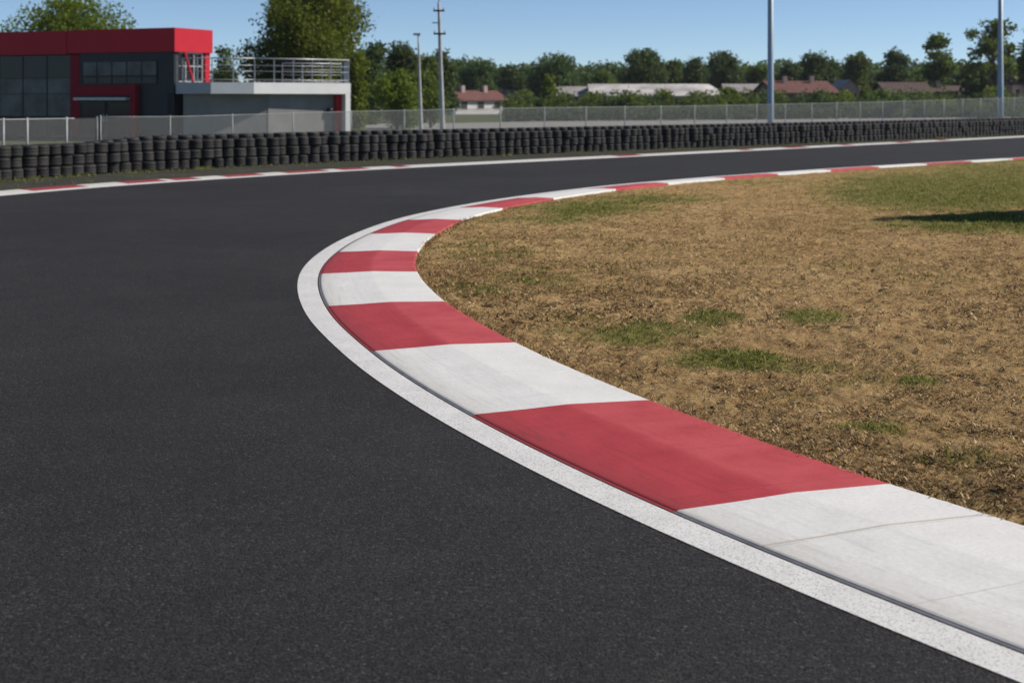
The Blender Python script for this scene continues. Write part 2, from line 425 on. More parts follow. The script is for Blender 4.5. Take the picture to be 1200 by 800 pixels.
OUT = [(1200, 803), (894, 678), (800, 634), (720, 602), (600, 540), (510, 492), (420, 432.5), (360, 375), (348.3, 346.7), (347.3, 333), (350, 320),
       (356.7, 310.8), (365, 302.5), (386.7, 287.3), (407, 277.3), (440, 264), (473, 254.3), (507, 246.8), (538, 240.9), (567, 236), (600, 231), (650, 224.4), (698, 218.9), (737, 215), (800, 210), (831, 207.3), (980, 197), (1200, 184.3)]
op = [G(*p) for p in OUT]
d0 = (op[0]-op[1])/np.linalg.norm(op[0]-op[1]); d1 = (op[-1]-op[-2])/np.linalg.norm(op[-1]-op[-2])
op = [op[0]+d0*k+np.array([0.012*k*k, 0.0]) for k in (12, 8, 5, 2.5)]+op+[op[-1]+d1*k for k in (8, 20, 40)]
EDGE = smooth_path(op, 0.08, 0.7)
tE, nE, sE = frame(EDGE)
LW = 0.218                                        # painted edge line
KER = EDGE+nE*(LW+0.034)                          # foot of the kerb
tK, nK, sK = frame(KER)
def s_at(P, s, pt): return s[np.argmin(((P-pt)**2).sum(1))]
BND = [(801, 600), (560, 489), (435, 412), (384, 361), (374, 319.5), (391, 297.3), (430, 274.5), (475, 259), (539, 244), (600, 233.2), (690, 222.2)]
sb = [s_at(KER, sK, G(*p)) for p in BND]
for i in range(1, len(sb)-1): sb[i] = 0.5*sb[i]+0.25*(sb[i-1]+sb[i+1])
first = sb[0]
JOINT = float(s_at(KER, sK, G(915, 641)))
M['kerb_white'] = kerb_mat('kerb_white_paint', (0.71, 0.69, 0.65), (0.82, 0.80, 0.755), (0.36, 0.33, 0.27), 0.55)
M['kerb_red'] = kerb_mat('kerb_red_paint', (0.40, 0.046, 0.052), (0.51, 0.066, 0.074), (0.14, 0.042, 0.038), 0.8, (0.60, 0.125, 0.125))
sb = [first-2.75*k for k in range(8, 0, -1) if first-2.75*k > 0]+sb
while sb[-1] < sK[-1]-3: sb.append(sb[-1]+2.72)
# (the band that ends at BND[0] towards the camera is white; the next is red)
n_before = len([x for x in sb if x < first])

def extrude_path(name, P, n, prof, s, mats, stripe=None, cuts=None, skew=None):
    """sweep profile points (t, z, mat) along P; adds exact rows at cuts"""
    if cuts is not None:
        ss = np.unique(np.r_[s, cuts]); 
        keep = np.r_[True, np.diff(ss) > 1e-4]; ss = ss[keep]
    else: ss = s
    Px = np.interp(ss, s, P[:, 0]); Py = np.interp(ss, s, P[:, 1])
    nx = np.interp(ss, s, n[:, 0]); ny = np.interp(ss, s, n[:, 1])
    t = np.array([p[0] for p in prof]); z = np.array([p[1] for p in prof])
    if skew is None: X = Px[:, None]+nx[:, None]*t; Y = Py[:, None]+ny[:, None]*t
    else:                                          # bands painted slightly aslant: each row runs back along the path with t
        S = np.clip(ss[:, None]+skew(ss)[:, None]*np.maximum(t, 0), 0, s[-1])
        X = np.interp(S, s, P[:, 0])+np.interp(S, s, n[:, 0])*t; Y = np.interp(S, s, P[:, 1])+np.interp(S, s, n[:, 1])*t
    Z = np.repeat(z[None], len(ss), 0)
    uv = np.stack([np.repeat(ss[:, None], len(t), 1), np.repeat(t[None], len(ss), 0)], -1)
    mid = 0.5*(ss[1:]+ss[:-1])
    mi = np.zeros((len(ss)-1, len(t)-1), int)
    for j in range(len(t)-1): mi[:, j] = [stripe(m, prof[j][2]) if stripe else prof[j][2] for m in mid]
    return grid_mesh(name, X, Y, Z, mats, mi, uv, smooth=False)

def red_at(m):
    k = np.searchsorted(sb, m)-n_before          # 0 = white nearest the camera, 1 = red, ...
    return k % 2 == 1
# profile mats: 0 white, 1 red, 2 gutter, 3 crack
def kerb_stripe(m, code):
    r = red_at(m)
    if code == 0: return 1 if r else 0
    if code == 2: return 1 if r else 2
    return code
prof = [(-0.034, 0.001, 3), (-0.033, -0.02, 3), (-0.025, -0.02, 3), (-0.024, 0.004, 2), (-0.005, 0.006, 3), (-0.004, -0.010, 3), (-0.001, -0.010, 0),
        (0.0, 0.008, 0), (0.012, 0.012, 0), (0.30, 0.0365, 0), (0.560, 0.0620, 0), (0.575, 0.0630, 0), (0.59, 0.0636, 0), (0.82, 0.070, 0), (1.060, 0.0765, 0), (1.074, 0.073, 0), (1.082, 0.062, 0), (1.085, -0.10, 0)]
SKEW = lambda q: np.interp(q, [sb[n_before], sb[n_before+2], sb[n_before+3], sb[n_before+5], sb[n_before+8]], [-0.33, -0.33, -0.38, -0.52, -0.6])
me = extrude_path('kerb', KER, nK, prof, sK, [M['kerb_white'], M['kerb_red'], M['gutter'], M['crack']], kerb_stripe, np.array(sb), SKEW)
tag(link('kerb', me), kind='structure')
me = extrude_path('edge_line', EDGE, nE, [(0, 0.004, 0), (LW/2, 0.0045, 0), (LW-0.001, 0.004, 0)], sE, [M['line']])
tag(link('edge_line', me), kind='structure')
# open slab joint across the nearest white block and a few more
KTOP = KER+nK*1.075

OUTER = [(0, 229.5), (60, 224), (175, 215.0), (300, 207.5), (400, 200.8), (640, 189), (840, 179), (1020, 170), (1200, 161)]
qo = [G(*p) for p in OUTER]
e1 = (qo[-1]-qo[-2])/np.linalg.norm(qo[-1]-qo[-2])
qo = [(-6, -22), (-11, -12), (-14, 0), (-14.8, 10), (-13.8, 20)]+qo+[qo[-1]+e1*k for k in (8, 20, 45)]
OC = smooth_path(qo, 0.2, 2.0)
tO, nO, sO = frame(OC)                            # nO points into the track, so outwards is -nO
def outer_red_cuts():
    # red bands as photo columns
    spans = [(57, 121), (165, 212), (221, 251), (281, 325), (352, 400), (415, 447), (478, 494), (738, 766), (882, 896), (935, 960), (1000, 1012), (1064, 1084), (1112, 1124)]
    cuts = []
    Y = OC[:, 1]; ok = Y > 22
    u = 600+OC[:, 0]/Y*F
    for a, b_ in spans:
        cuts.append((np.interp(a, u[ok], sO[ok]), np.interp(b_, u[ok], sO[ok])))
    return cuts
ocuts = outer_red_cuts()
def outer_stripe(m, code):
    if code != 0: return code
    return 1 if any(a < m < b_ for a, b_ in ocuts) else 0
# outer kerb: painted line, then a low kerb beyond it, away from the track
oprof = [(0.0, 0.004, 2), (-0.42, 0.0045, 2), (-0.425, 0.006, 0), (-0.60, 0.020, 0), (-0.85, 0.032, 0), (-0.87, 0.026, 0), (-0.88, -0.1, 0)]
me = extrude_path('outer_kerb', OC, nO, oprof, sO, [M['kerb_white'], M['kerb_red'], M['line']], outer_stripe, np.array(ocuts).ravel())
tag(link('outer_kerb', me), kind='structure')

# track surface: outer edge to the kerb foot, closed behind the camera
def asphalt_sheet():
    nseg = 420
    so = np.linspace(0, sO[-1], nseg); si = np.linspace(0, sE[-1], nseg)
    A = np.stack([np.interp(so, sO, OC[:, 0]), np.interp(so, sO, OC[:, 1])], -1)
    # pair each outer station with a station on the inner edge
    B = np.stack([np.interp(si, sE, EDGE[:, 0]), np.interp(si, sE, EDGE[:, 1])], -1)+np.stack([np.interp(si, sE, nE[:, 0]), np.interp(si, sE, nE[:, 1])], -1)*(LW+0.002)
    t = np.linspace(0, 1, 6)
    X = A[:, 0:1]*(1-t)+B[:, 0:1]*t; Y = A[:, 1:2]*(1-t)+B[:, 1:2]*t
    return grid_mesh('track', X, Y, np.zeros_like(X), [M['asphalt']])
tag(link('track', asphalt_sheet()), kind='structure')

# ground to the horizon
gs = 2500
X, Y = np.meshgrid(np.r_[-gs, np.linspace(-200, 200, 21), gs], np.r_[-300, np.linspace(-60, 340, 21), gs*1.6], indexing='ij')
tag(link('ground', grid_mesh('ground', X, Y, np.full_like(X, -0.06), [M['field']])), kind='structure')
# verge strip between outer kerb and the tyre wall
vs_ = np.linspace(0, sO[-1], 500)
A = np.stack([np.interp(vs_, sO, OC[:, 0]), np.interp(vs_, sO, OC[:, 1])], -1)
nn = np.stack([np.interp(vs_, sO, nO[:, 0]), np.interp(vs_, sO, nO[:, 1])], -1)
t = np.linspace(0.86, 11, 60)
X = A[:, 0:1]-nn[:, 0:1]*t; Y = A[:, 1:2]-nn[:, 1:2]*t
Z = 0.01+0.03*(fbm(X*0.8, Y*0.8, 5)-0.5)-0.02*(t > 10)
tag(link('verge', grid_mesh('verge', X, Y, Z, [M['verge']])), kind='structure')
# pale service road beyond the fence
sr = smooth_path([(-60, 98), (-12, 110), (0, 116), (21, 143), (45, 168), (70, 194), (110, 240)], 1.0, 6.0)
ts, ns, ss = frame(sr)
t = np.linspace(-11, 13, 8); X = sr[:, 0:1]+ns[:, 0:1]*t; Y = sr[:, 1:2]+ns[:, 1:2]*t
tag(link('service_road', grid_mesh('service_road', X, Y, np.full_like(X, -0.03), [M['service']])), kind='structure')

# ------------------------------------------------------------------ infield turf
GREEN = [  # u, v, half-width px, half-height px, strength  (patches of live grass seen in the photo)
    (760, 400, 70, 12, 0.75), (855, 432, 60, 7, 1.3), (950, 379, 26, 6, 1.7), (834, 381, 24, 6, 1.5), (1080, 455, 20, 5, 1.5), (960, 440, 90, 8, 0.55),
    (690, 390, 60, 14, 0.45), (690, 248, 70, 9, 1.0), (760, 236, 70, 6, 0.8), (600, 262, 50, 6, 0.5), (560, 300, 60, 16, 0.40), (620, 330, 70, 20, 0.35),
    (1130, 226, 125, 19, 1.35), (1185, 265, 110, 9, 1.3), (1040, 215, 60, 9, 0.8), (900, 216, 90, 5, 0.5), (1020, 510, 40, 8, 0.6), (1150, 550, 60, 10, 0.45), (920, 470, 40, 7, 0.5), (560, 345, 40, 10, 0.35),
    (1110, 240, 60, 10, 0.6), (650, 262, 60, 6, 0.6), (1180, 200, 90, 6, 0.9)]
def green_field(X, Y):
    g = np.zeros_like(X)
    Ys = np.maximum(Y, 3.0)
    u = 600+X/Ys*F; v = HOR+F*CAMH/Ys
    for (a, b_, w, h, k) in GREEN:
        d = ((u-a)/w)**2+((v-b_)/h)**2
        g = np.maximum(g, k*np.exp(-d*0.55)*(0.35+1.1*fbm(X*4.3+a, Y*4.3, 47)))
    far = np.clip((Y-30)/15, 0, 1)*np.clip((X-6)/8, 0, 1)
    g = np.maximum(g, 0.75*far*(0.4+0.9*fbm(X*0.25, Y*0.25, 31)))
    out = ((u > 1230) | (u < 300) | (Y < 5)) & (Y < 45)
    g = np.maximum(g, 0.42*np.clip(fbm(X*0.9, Y*0.9, 23)*2.2-1.05, 0, 1))
    g = np.where(out, 0.5*np.clip(fbm(X*0.3, Y*0.3, 3)*2-0.7, 0, 1), g)
    return np.clip(g*(0.55+0.9*fbm(X*2.2, Y*2.2, 41)), 0, 1)
def turf_height(X, Y, edge):
    big = 0.05*(fbm(X*0.45, Y*0.45, 2)-0.5)
    mid = 0.055*(fbm(X*2.4, Y*2.4, 8, 3)-0.5)
    clod = 0.060*(fbm(X*8.5, Y*8.5, 12, 3)-0.45)
    fine = 0.026*(vnoise(X*21, Y*21, 19)-0.5)
    fade = np.clip(edge/0.5, 0.25, 1)
    return 0.040-0.018*np.clip((Y-24)/10, 0, 1)+(big+mid)*fade+(clod+fine)*np.clip(edge/0.15, 0.4, 1)
HUB = np.array([34.0, 24.0])
def infield():
    # rays from the kerb to a hub; fine steps near the photo's ground
    iu = []
    s = 0.0
    while s < sK[-1]:
        iu.append(s); i = min(int(s/0.08), len(KTOP)-1); y = KTOP[i][1]
        s += 0.045 if 4 < y < 14 else (0.075 if 4 < y < 25 else (0.16 if 4 < y < 45 else 0.5))
    iu = np.array(iu)
    A = np.stack([np.interp(iu, sK, KTOP[:, 0]), np.interp(iu, sK, KTOP[:, 1])], -1)
    d = [0.0]; st = 0.03
    while d[-1] < 1.0:
        m = d[-1]*30
        d.append(d[-1]+(0.045 if m < 6 else (0.09 if m < 12 else 0.4))/30)
    d[-1] = 1.0
    d = np.array(d)
    D = HUB-A
    X = A[:, 0:1]+D[:, 0:1]*d; Y = A[:, 1:2]+D[:, 1:2]*d
    edge = d[None]*np.linalg.norm(D, axis=1)[:, None]
    jit = 0.018*np.clip(edge/0.2, 0, 1)
    X = X+jit*RNG.uniform(-1, 1, X.shape); Y = Y+jit*RNG.uniform(-1, 1, X.shape)
    Z = turf_height(X, Y, edge)
    g = green_field(X, Y)
    Z = Z+0.02*g
    return grid_mesh('infield', X, Y, Z, [M['soil']], None, None, False, {'green': g})
tag(link('infield', infield()), kind='structure')

from mathutils.kdtree import KDTree
_kt = KDTree(len(KTOP))
for i, p in enumerate(KTOP): _kt.insert((p[0], p[1], 0), i)
_kt.balance()
def inside_dist(x, y):
    co, i, d = _kt.find((x, y, 0))
    side = (x-co[0])*nK[i][0]+(y-co[1])*nK[i][1]
    return d if side > 0 else -d
def scatter(n, ymin, ymax, power, u_rng=(470, 1260)):
    """points spread over the visible infield, denser near the camera"""
    k = RNG.random(n)
    # density per ground area falls off with distance
    y = (ymin**(1-power)+k*(ymax**(1-power)-ymin**(1-power)))**(1/(1-power))
    u = RNG.uniform(u_rng[0], u_rng[1], n)
    x = (u-600)*y/F
    ed = np.array([inside_dist(a, b_) for a, b_ in zip(x, y)])
    ok = ed > -0.07
    return x[ok], y[ok], ed[ok]
def blades(x, y, z, length, width, lean, tint, az=None):
    n = len(x)
    az = RNG.uniform(0, 2*np.pi, n) if az is None else az
    h = length*np.sin(lean); r = length*np.cos(lean)
    dx, dy = np.cos(az), np.sin(az)
    px, py = -dy, dx
    base = np.stack([x, y, z], -1)
    w = np.stack([px*width/2, py*width/2, np.zeros(n)], -1)
    tip = base+np.stack([dx*r, dy*r, h], -1)
    mid = base+np.stack([dx*r*0.45, dy*r*0.45, h*0.62], -1)
    V = np.stack([base-w, base+w, mid+w*0.8, tip, mid-w*0.8], 1).reshape(-1, 3)
    return V, np.repeat(tint, 5)
def bare(x, y):
    u = 600+x/np.maximum(y, 3)*F; v = HOR+F*CAMH/np.maximum(y, 3)
    return np.clip(1.1*np.exp(-(((u-1010)/190)**2+((v-340)/75)**2)), 0, 1)
# straw, dead leaves and stalks lying over the soil
Vs, Ts = [], []
for (n, y0, y1, p, l0, l1, w0, w1, flake) in ((150000, 5.6, 18, 2.1, 0.02, 0.06, 0.002, 0.004, 0), (100000, 14, 48, 1.8, 0.03, 0.08, 0.004, 0.009, 0),
                                     (150000, 5.6, 17, 2.2, 0.014, 0.036, 0.20, 0.42, 1), (150000, 12, 50, 1.9, 0.020, 0.055, 0.20, 0.42, 1)):
    x, y, ed = scatter(n, y0, y1, p)
    cl = fbm(x*2.6, y*2.6, 77)+0.35*(fbm(x*9, y*9, 78, 2)-0.5)
    dens = np.clip((cl-0.34)*3.6, 0.05, 1)*(1-0.72*bare(x, y))
    keep = RNG.random(len(x)) < dens
    keep &= (ed > 0) | (RNG.random(len(x)) < 0.12*np.exp(ed/0.02))
    x, y, ed = x[keep], y[keep], ed[keep]; m = len(x)
    ln = RNG.uniform(l0, l1, m)
    k = fbm(x*1.2, y*1.2, 91)
    tint = np.clip(RNG.beta(0.95, 1.05, m)*0.92+0.6*(k-0.42)-0.02*(1-bare(x, y)), 0, 1)
    wd = RNG.uniform(w0, w1, m)*(ln if flake else 1)
    lean = np.abs(RNG.normal(0.22, 0.32, m)) if flake else np.abs(RNG.normal(0.10, 0.25, m))
    V, T = blades(x, y, np.where(ed < 0.008, 0.0785, turf_height(x, y, ed)+0.003), ln, wd, lean, tint)
    Vs.append(V); Ts.append(T)
# dry stalks that lean over the kerb's inner edge
n = 15000; k = RNG.integers(0, len(KTOP), n); ed = np.abs(RNG.normal(0.0, 0.05, n))+0.012
x = KTOP[k, 0]+nK[k, 0]*ed; y = KTOP[k, 1]+nK[k, 1]*ed
keep = (y > 5) & (y < 24) & (RNG.random(n) < np.clip(fbm(x*3, y*3, 14)*2.6-0.7, 0.03, 1)); x, y, ed = x[keep], y[keep], ed[keep]; m = len(x)
V, T = blades(x, y, turf_height(x, y, ed)-0.003, RNG.uniform(0.035, 0.085, m), RNG.uniform(0.003, 0.006, m)*np.clip(y/9, 1, 2.2), np.clip(RNG.normal(0.75, 0.3, m), 0.1, 1.5), RNG.beta(1.3, 1.3, m))
Vs.append(V); Ts.append(T)
me = np_mesh('straw', np.vstack(Vs), 5, [M['straw']], np.concatenate(Ts))
tag(link('straw', me), 'dry brown straw and dead leaves strewn over the bare infield soil', 'straw', kind='stuff')
# live grass in its patches
Vs, Ts = [], []
for (n, y0, y1, p, l0, l1, w0, w1) in ((260000, 5.6, 17, 2.0, 0.016, 0.045, 0.003, 0.007), (300000, 14, 54, 1.7, 0.025, 0.06, 0.006, 0.014)):
    x, y, ed = scatter(n, y0, y1, p)
    g = green_field(x, y); cl = fbm(x*5.0, y*5.0, 55)
    keep = RNG.random(len(x)) < np.clip(g*1.45-0.27+1.5*(cl-0.5), 0.025, 1)
    keep &= ed > 0.004
    x, y, ed, g = x[keep], y[keep], ed[keep], g[keep]; m = len(x)
    ln = RNG.uniform(l0, l1, m)*(0.7+0.6*g)
    tint = np.clip(RNG.beta(1.4, 1.4, m)+0.5*(fbm(x*1.5, y*1.5, 61)-0.5), 0, 1)
    V, T = blades(x, y, turf_height(x, y, ed)+0.02*g-0.003, ln, RNG.uniform(w0, w1, m), np.clip(RNG.normal(0.65, 0.4, m), 0.05, 1.5), tint)
    Vs.append(V); Ts.append(T)
# thin fringe along the verge, at the foot of the tyres
me = np_mesh('grass', np.vstack(Vs), 5, [M['blade']], np.concatenate(Ts))
tag(link('grass', me), 'sparse green grass tufts growing through the dry infield', 'grass', kind='stuff')

# ------------------------------------------------------------------ tyre wall
TY = [(0, 212.0), (100, 204.5), (212, 198.5), (300, 194.5), (400, 189.5), (640, 180), (840, 172.5), (1020, 165.3), (1200, 157.5)]
ty = [G(*p) for p in TY]
e0 = (ty[0]-ty[1])/np.linalg.norm(ty[0]-ty[1]); e1 = (ty[-1]-ty[-2])/np.linalg.norm(ty[-1]-ty[-2])
ty = [ty[0]+e0*k for k in (9, 4)]+ty+[ty[-1]+e1*k for k in (6, 16)]
TW = smooth_path(ty, 0.1, 2.2)
tT, nT, sT = frame(TW)
TD, TH = 0.435, 0.285
def tyre_mesh(name, n=22):
    # cross-section (radius, height): bead, sidewall, shoulder, tread with two grooves
    R = TD/2
    prof = [(0.56*R, 0.06), (0.60*R, 0.02), (0.74*R, 0.006), (0.90*R, 0.03), (0.975*R, 0.085), (1.0*R, 0.18), (1.0*R, 0.36), (0.982*R, 0.38), (1.0*R, 0.40),
            (1.0*R, 0.60), (0.982*R, 0.62), (1.0*R, 0.64), (1.0*R, 0.82), (0.975*R, 0.915), (0.90*R, 0.97), (0.74*R, 0.994), (0.60*R, 0.98), (0.56*R, 0.94), (0.70*R, 0.86), (0.80*R, 0.5), (0.70*R, 0.14)]
    mb = MB(); k = len(prof); vs = []
    for j in range(n):
        a = 2*math.pi*j/n
        vs += [(r*math.cos(a), r*math.sin(a), h*TH) for r, h in prof]
    fs = [(j*k+i, ((j+1) % n)*k+i, ((j+1) % n)*k+(i+1) % k, j*k+(i+1) % k) for j in range(n) for i in range(k)]
    mb.add(vs, fs)
    o = mb.build(name, M['tyre'], None, True)
    return o
base_tyre = tyre_mesh('tyre')
base_tyre.location = (0, 0, 0)
cols = np.arange(0.4, sT[-1]-0.4, 0.435)
cx = np.interp(cols, sT, TW[:, 0]); cy = np.interp(cols, sT, TW[:, 1])
cu = 600+cx/cy*F
inview = np.where((cu > -9) & (cu < 1215))[0]
NCOL = 100
near_cols = inview[np.argsort(cy[inview])[:NCOL]]
COURSE = ['bottom', 'middle', 'top']
def stretch(u):
    if u < 92: return 'before the dark glass front of the club building'
    if u < 207: return 'before the red entrance of the club building'
    if u < 412: return 'before the grey wall under the terrace'
    if u < 520: return 'between the terrace and the utility pole'
    if u < 690: return 'right of the utility pole, before the white house'
    if u < 897: return 'before the pale warehouse roofs'
    return 'right of the thick blue-grey mast'
first_used = False
rest = []
def wob(): return random.uniform(-0.03, 0.03)
for i in range(len(cols)):
    lean = (random.uniform(-0.035, 0.035), random.uniform(-0.035, 0.035))
    for c in range(3):
        loc = (cx[i]+wob()+lean[0]*c, cy[i]+wob()+lean[1]*c, 0.0+c*TH)
        rot = (random.uniform(-0.015, 0.015), random.uniform(-0.015, 0.015), random.uniform(0, 6.28)); sc = random.uniform(0.91, 1.07)
        if i in near_cols:
            o = base_tyre if not first_used else base_tyre.copy()
            if first_used: COL.objects.link(o)
            first_used = True
            o.location = loc; o.rotation_euler = rot; o.scale = (sc, sc, 1.0)
            tag(o, f'black worn tyre in the {COURSE[c]} course, {stretch(cu[i])}', 'tyre', 'tyres stacked three high in the tyre wall')
        else: rest.append((loc, rot, sc, 1.0))
# second row behind, standing a little higher, showing only as a dark rim
for k, s in enumerate(np.arange(0.6, sT[-1]-0.4, 0.47)):
    x = np.interp(s, sT, TW[:, 0]); y = np.interp(s, sT, TW[:, 1]); nx = np.interp(s, sT, nT[:, 0]); ny = np.interp(s, sT, nT[:, 1])
    u = 600+x/y*F
    if u > -30:
        hi = 0.13*np.clip((u-110)/80, 0, 1)
        for c in range(3): rest.append(((x-nx*0.50+wob(), y-ny*0.50+wob(), c*TH*(1+hi/0.85)), (wob(), wob(), random.uniform(0, 6)), random.uniform(0.95, 1.04), 1+hi/0.85+0.001))
def merged_tyres():
    src = base_tyre.data
    co = np.empty(len(src.vertices)*3, np.float32); src.vertices.foreach_get('co', co); co = co.reshape(-1, 3)
    fc = np.array([list(p.vertices) for p in src.polygons])
    Vv, Ff = [], []; 
    from mathutils import Euler
    for k, (loc, rot, sc, sz) in enumerate(rest):
        R = np.array(Euler(rot).to_matrix()); Vv.append((co*np.array([sc, sc, sz]))@R.T+np.array(loc)); Ff.append(fc+k*len(co))
    V = np.vstack(Vv); Fq = np.vstack(Ff)
    me = bpy.data.meshes.new('tyre_wall'); me.vertices.add(len(V)); me.vertices.foreach_set('co', V.astype(np.float32).ravel())
    me.loops.add(Fq.size); me.loops.foreach_set('vertex_index', Fq.astype(np.int32).ravel())
    me.polygons.add(len(Fq)); me.polygons.foreach_set('loop_start', np.arange(0, Fq.size, 4, dtype=np.int32)); me.polygons.foreach_set('loop_total', np.full(len(Fq), 4, np.int32))
    me.polygons.foreach_set('use_smooth', np.full(len(Fq), True)); me.materials.append(M['tyre']); me.update(calc_edges=True)
    return me
tag(link('tyre_wall', merged_tyres()), 'black tyres of the far right end and the rear row of the tyre wall', 'tyre wall', kind='stuff')

# fringe of grass at the foot of the tyres and along the verge
n = 26000
s = RNG.uniform(0, sT[-1], n); off = np.where(RNG.random(n) < 0.6, RNG.normal(0.40, 0.12, n), RNG.uniform(0.3, 3.0, n))
x = np.interp(s, sT, TW[:, 0])+np.interp(s, sT, nT[:, 0])*off; y = np.interp(s, sT, TW[:, 1])+np.interp(s, sT, nT[:, 1])*off
u = 600+x/y*F
keep = (u > -20) & (u < 1230) & (RNG.random(n) < np.where(u < 260, 0.7, 0.2)*np.where(off > 0.8, 0.25, 1.0)*np.clip(fbm(x*1.1, y*1.1, 5)*2-0.5, 0.05, 1))
x, y = x[keep], y[keep]; m = len(x)
V, T = blades(x, y, np.full(m, 0.0), RNG.uniform(0.05, 0.12, m), RNG.uniform(0.012, 0.025, m), np.clip(RNG.normal(0.9, 0.3, m), 0.2, 1.5), RNG.beta(2, 1.6, m))
tag(link('verge_grass', np_mesh('verge_grass', V, 5, [M['blade']], T)), 'thin yellow-green grass fringe along the foot of the tyre wall', 'grass', kind='stuff')

# ------------------------------------------------------------------ fences
def fence(s0, s1, off, ztop, post_step, label, name='chain_link_fence', rail=0.012, post_r=0.022, posts_u=None, pm='post'):
    ss_ = np.arange(s0, s1+0.01, 0.25)
    x = np.interp(ss_, sT, TW[:, 0])-np.interp(ss_, sT, nT[:, 0])*off; y = np.interp(ss_, sT, TW[:, 1])-np.interp(ss_, sT, nT[:, 1])*off
    u = 600+x/y*F; zt = np.array([ztop(a, b_) for a, b_ in zip(u, y)])
    root = empty(name, (x[0], y[0], 0), label, 'fence')
    t = np.array([0.0, 0.5, 1.0])
    X = np.repeat(x[:, None], 3, 1); Y = np.repeat(y[:, None], 3, 1); Z = 0.05+t[None]*(zt[:, None]-0.05)
    uv = np.stack([np.repeat(ss_[:, None], 3, 1), Z], -1)
    link('wire_mesh', grid_mesh('wire_mesh', X, Y, Z, [M['wire']], None, uv, False), root)
    r = MB(); r.tube([(a, b_, c) for a, b_, c in zip(x[::4], y[::4], zt[::4])], rail, 6); r.build('top_rail', M[pm], root, True)
    pu = posts_u if posts_u else None
    if pu is None: idx = range(0, len(ss_), int(post_step/0.25))
    else: idx = [int(np.argmin(abs(u-q))) for q in pu]
    for i in idx:
        p = MB(); p.tube([(x[i], y[i], -0.08), (x[i], y[i], zt[i]+0.05)], post_r, 8); p.build('post', M[pm], root, True)
    return root
def s_of_u(uq):
    u = 600+TW[:, 0]/TW[:, 1]*F; return float(np.interp(uq, u, sT))
zA = lambda u, y: ZV(np.interp(u, [0, 205], [140.5, 137]), y)
zB = lambda u, y: ZV(np.interp(u, [205, 410, 600, 840, 1020, 1200], [137, 131, 127, 124, 120, 114.5]), y)
fence(s_of_u(-25), s_of_u(198), 3.0, zA, 2.0, 'pale metal fence panels standing before the dark building front', 'panel_fence', 0.018, 0.035, [-20, 3, 29, 82, 131, 163, 203], 'pale_post')
fence(s_of_u(202), s_of_u(1270), 3.2, zB, 2.5, 'long grey chain-link fence running behind the tyre wall from the terrace to the right')

# ------------------------------------------------------------------ club building
C0 = np.array([-17.28, 72.0]); dF = np.array([-0.909, 0.417]); dR = np.array([0.417, 0.909])
def fu(u):                                        # distance along the front from the corner for a photo column
    k = (u-600)/F; return (C0[0]-k*C0[1])/(k*dF[1]-dF[0])
def FP(s): return C0+dF*s
def fz(v, s): return ZV(v, FP(s)[1])
bld = empty('club_building', (C0[0], C0[1], 0), 'dark two-storey club building with a red roof band and white-edged terrace', 'building')
S_END = 17.0
def front(mb, s0, s1, z0, z1, d0, d1, mi=0): mb.wall(FP(s1), FP(s0), z0, z1, d0, d1, mi)     # outward = right-hand of travel towards the corner
zr0, zr1 = 4.50, 5.72
sc_l, sc_r = fu(82.5), fu(93)                     # red column
w = MB(); front(w, 0.0, sc_r, 0, zr0, -0.4, 0.0); w.wall(C0, C0+dR*3.0, 0, 2.34, -0.4, -0.01); front(w, sc_r, S_END, 0, zr0, -0.6, -0.25)
w.wall(FP(S_END)+dR*8, FP(S_END)+dR*0.6, 0, zr0, 0, 0.3)
w.wall(C0+dR*3.0, FP(5.0)+dR*3.0, 0, zr0, -0.3, 0); w.wall(FP(5.0)+dR*3.02, FP(5.0)+dR*8, 0, zr0, -0.3, 0); w.wall(FP(5.0)+dR*8, FP(S_END)+dR*8, 0, zr0, -0.3, 0)
w.build('wall', M['dark_wall'], bld)
# roof and red fascia
rf = MB(); rf.prism([tuple(FP(S_END)), tuple(C0), tuple(C0+dR*3.0), tuple(FP(5)+dR*3.0), tuple(FP(5)+dR*8), tuple(FP(S_END)+dR*8)], zr0+0.02, zr0+0.5)
rf.build('roof', M['slab_grey'], bld)
fa = MB(); front(fa, -0.16, fu(80.5), zr0, zr1, 0.005, 0.16); fa.build('fascia', M['red_panel'], bld)['label'] = 'red fascia over the entrance'
fa = MB(); front(fa, fu(80.3), S_END, zr0-0.05, zr1-0.01, 0.005, 0.20); fa.build('fascia', M['red_panel'], bld)['label'] = 'red fascia over the glass front'
fa = MB(); fa.wall(C0, C0+dR*3.02, zr0, zr1, 0.005, 0.16); fa.build('fascia', M['red_panel'], bld)['label'] = 'bright sunlit red fascia on the side'
fa = MB(); fa.wall(C0+dR*3.03, FP(5.0)+dR*3.03, zr0, zr1, 0.0, 0.15); fa.wall(FP(5.0)+dR*3.05, FP(5.0)+dR*8, zr0, zr1, 0, 0.15); fa.wall(FP(5.0)+dR*8, FP(S_END)+dR*8, zr0, zr1, 0, 0.15); fa.wall(FP(S_END)+dR*8, FP(S_END), zr0, zr1, 0, .15)
fa.build('fascia', M['red_panel'], bld)
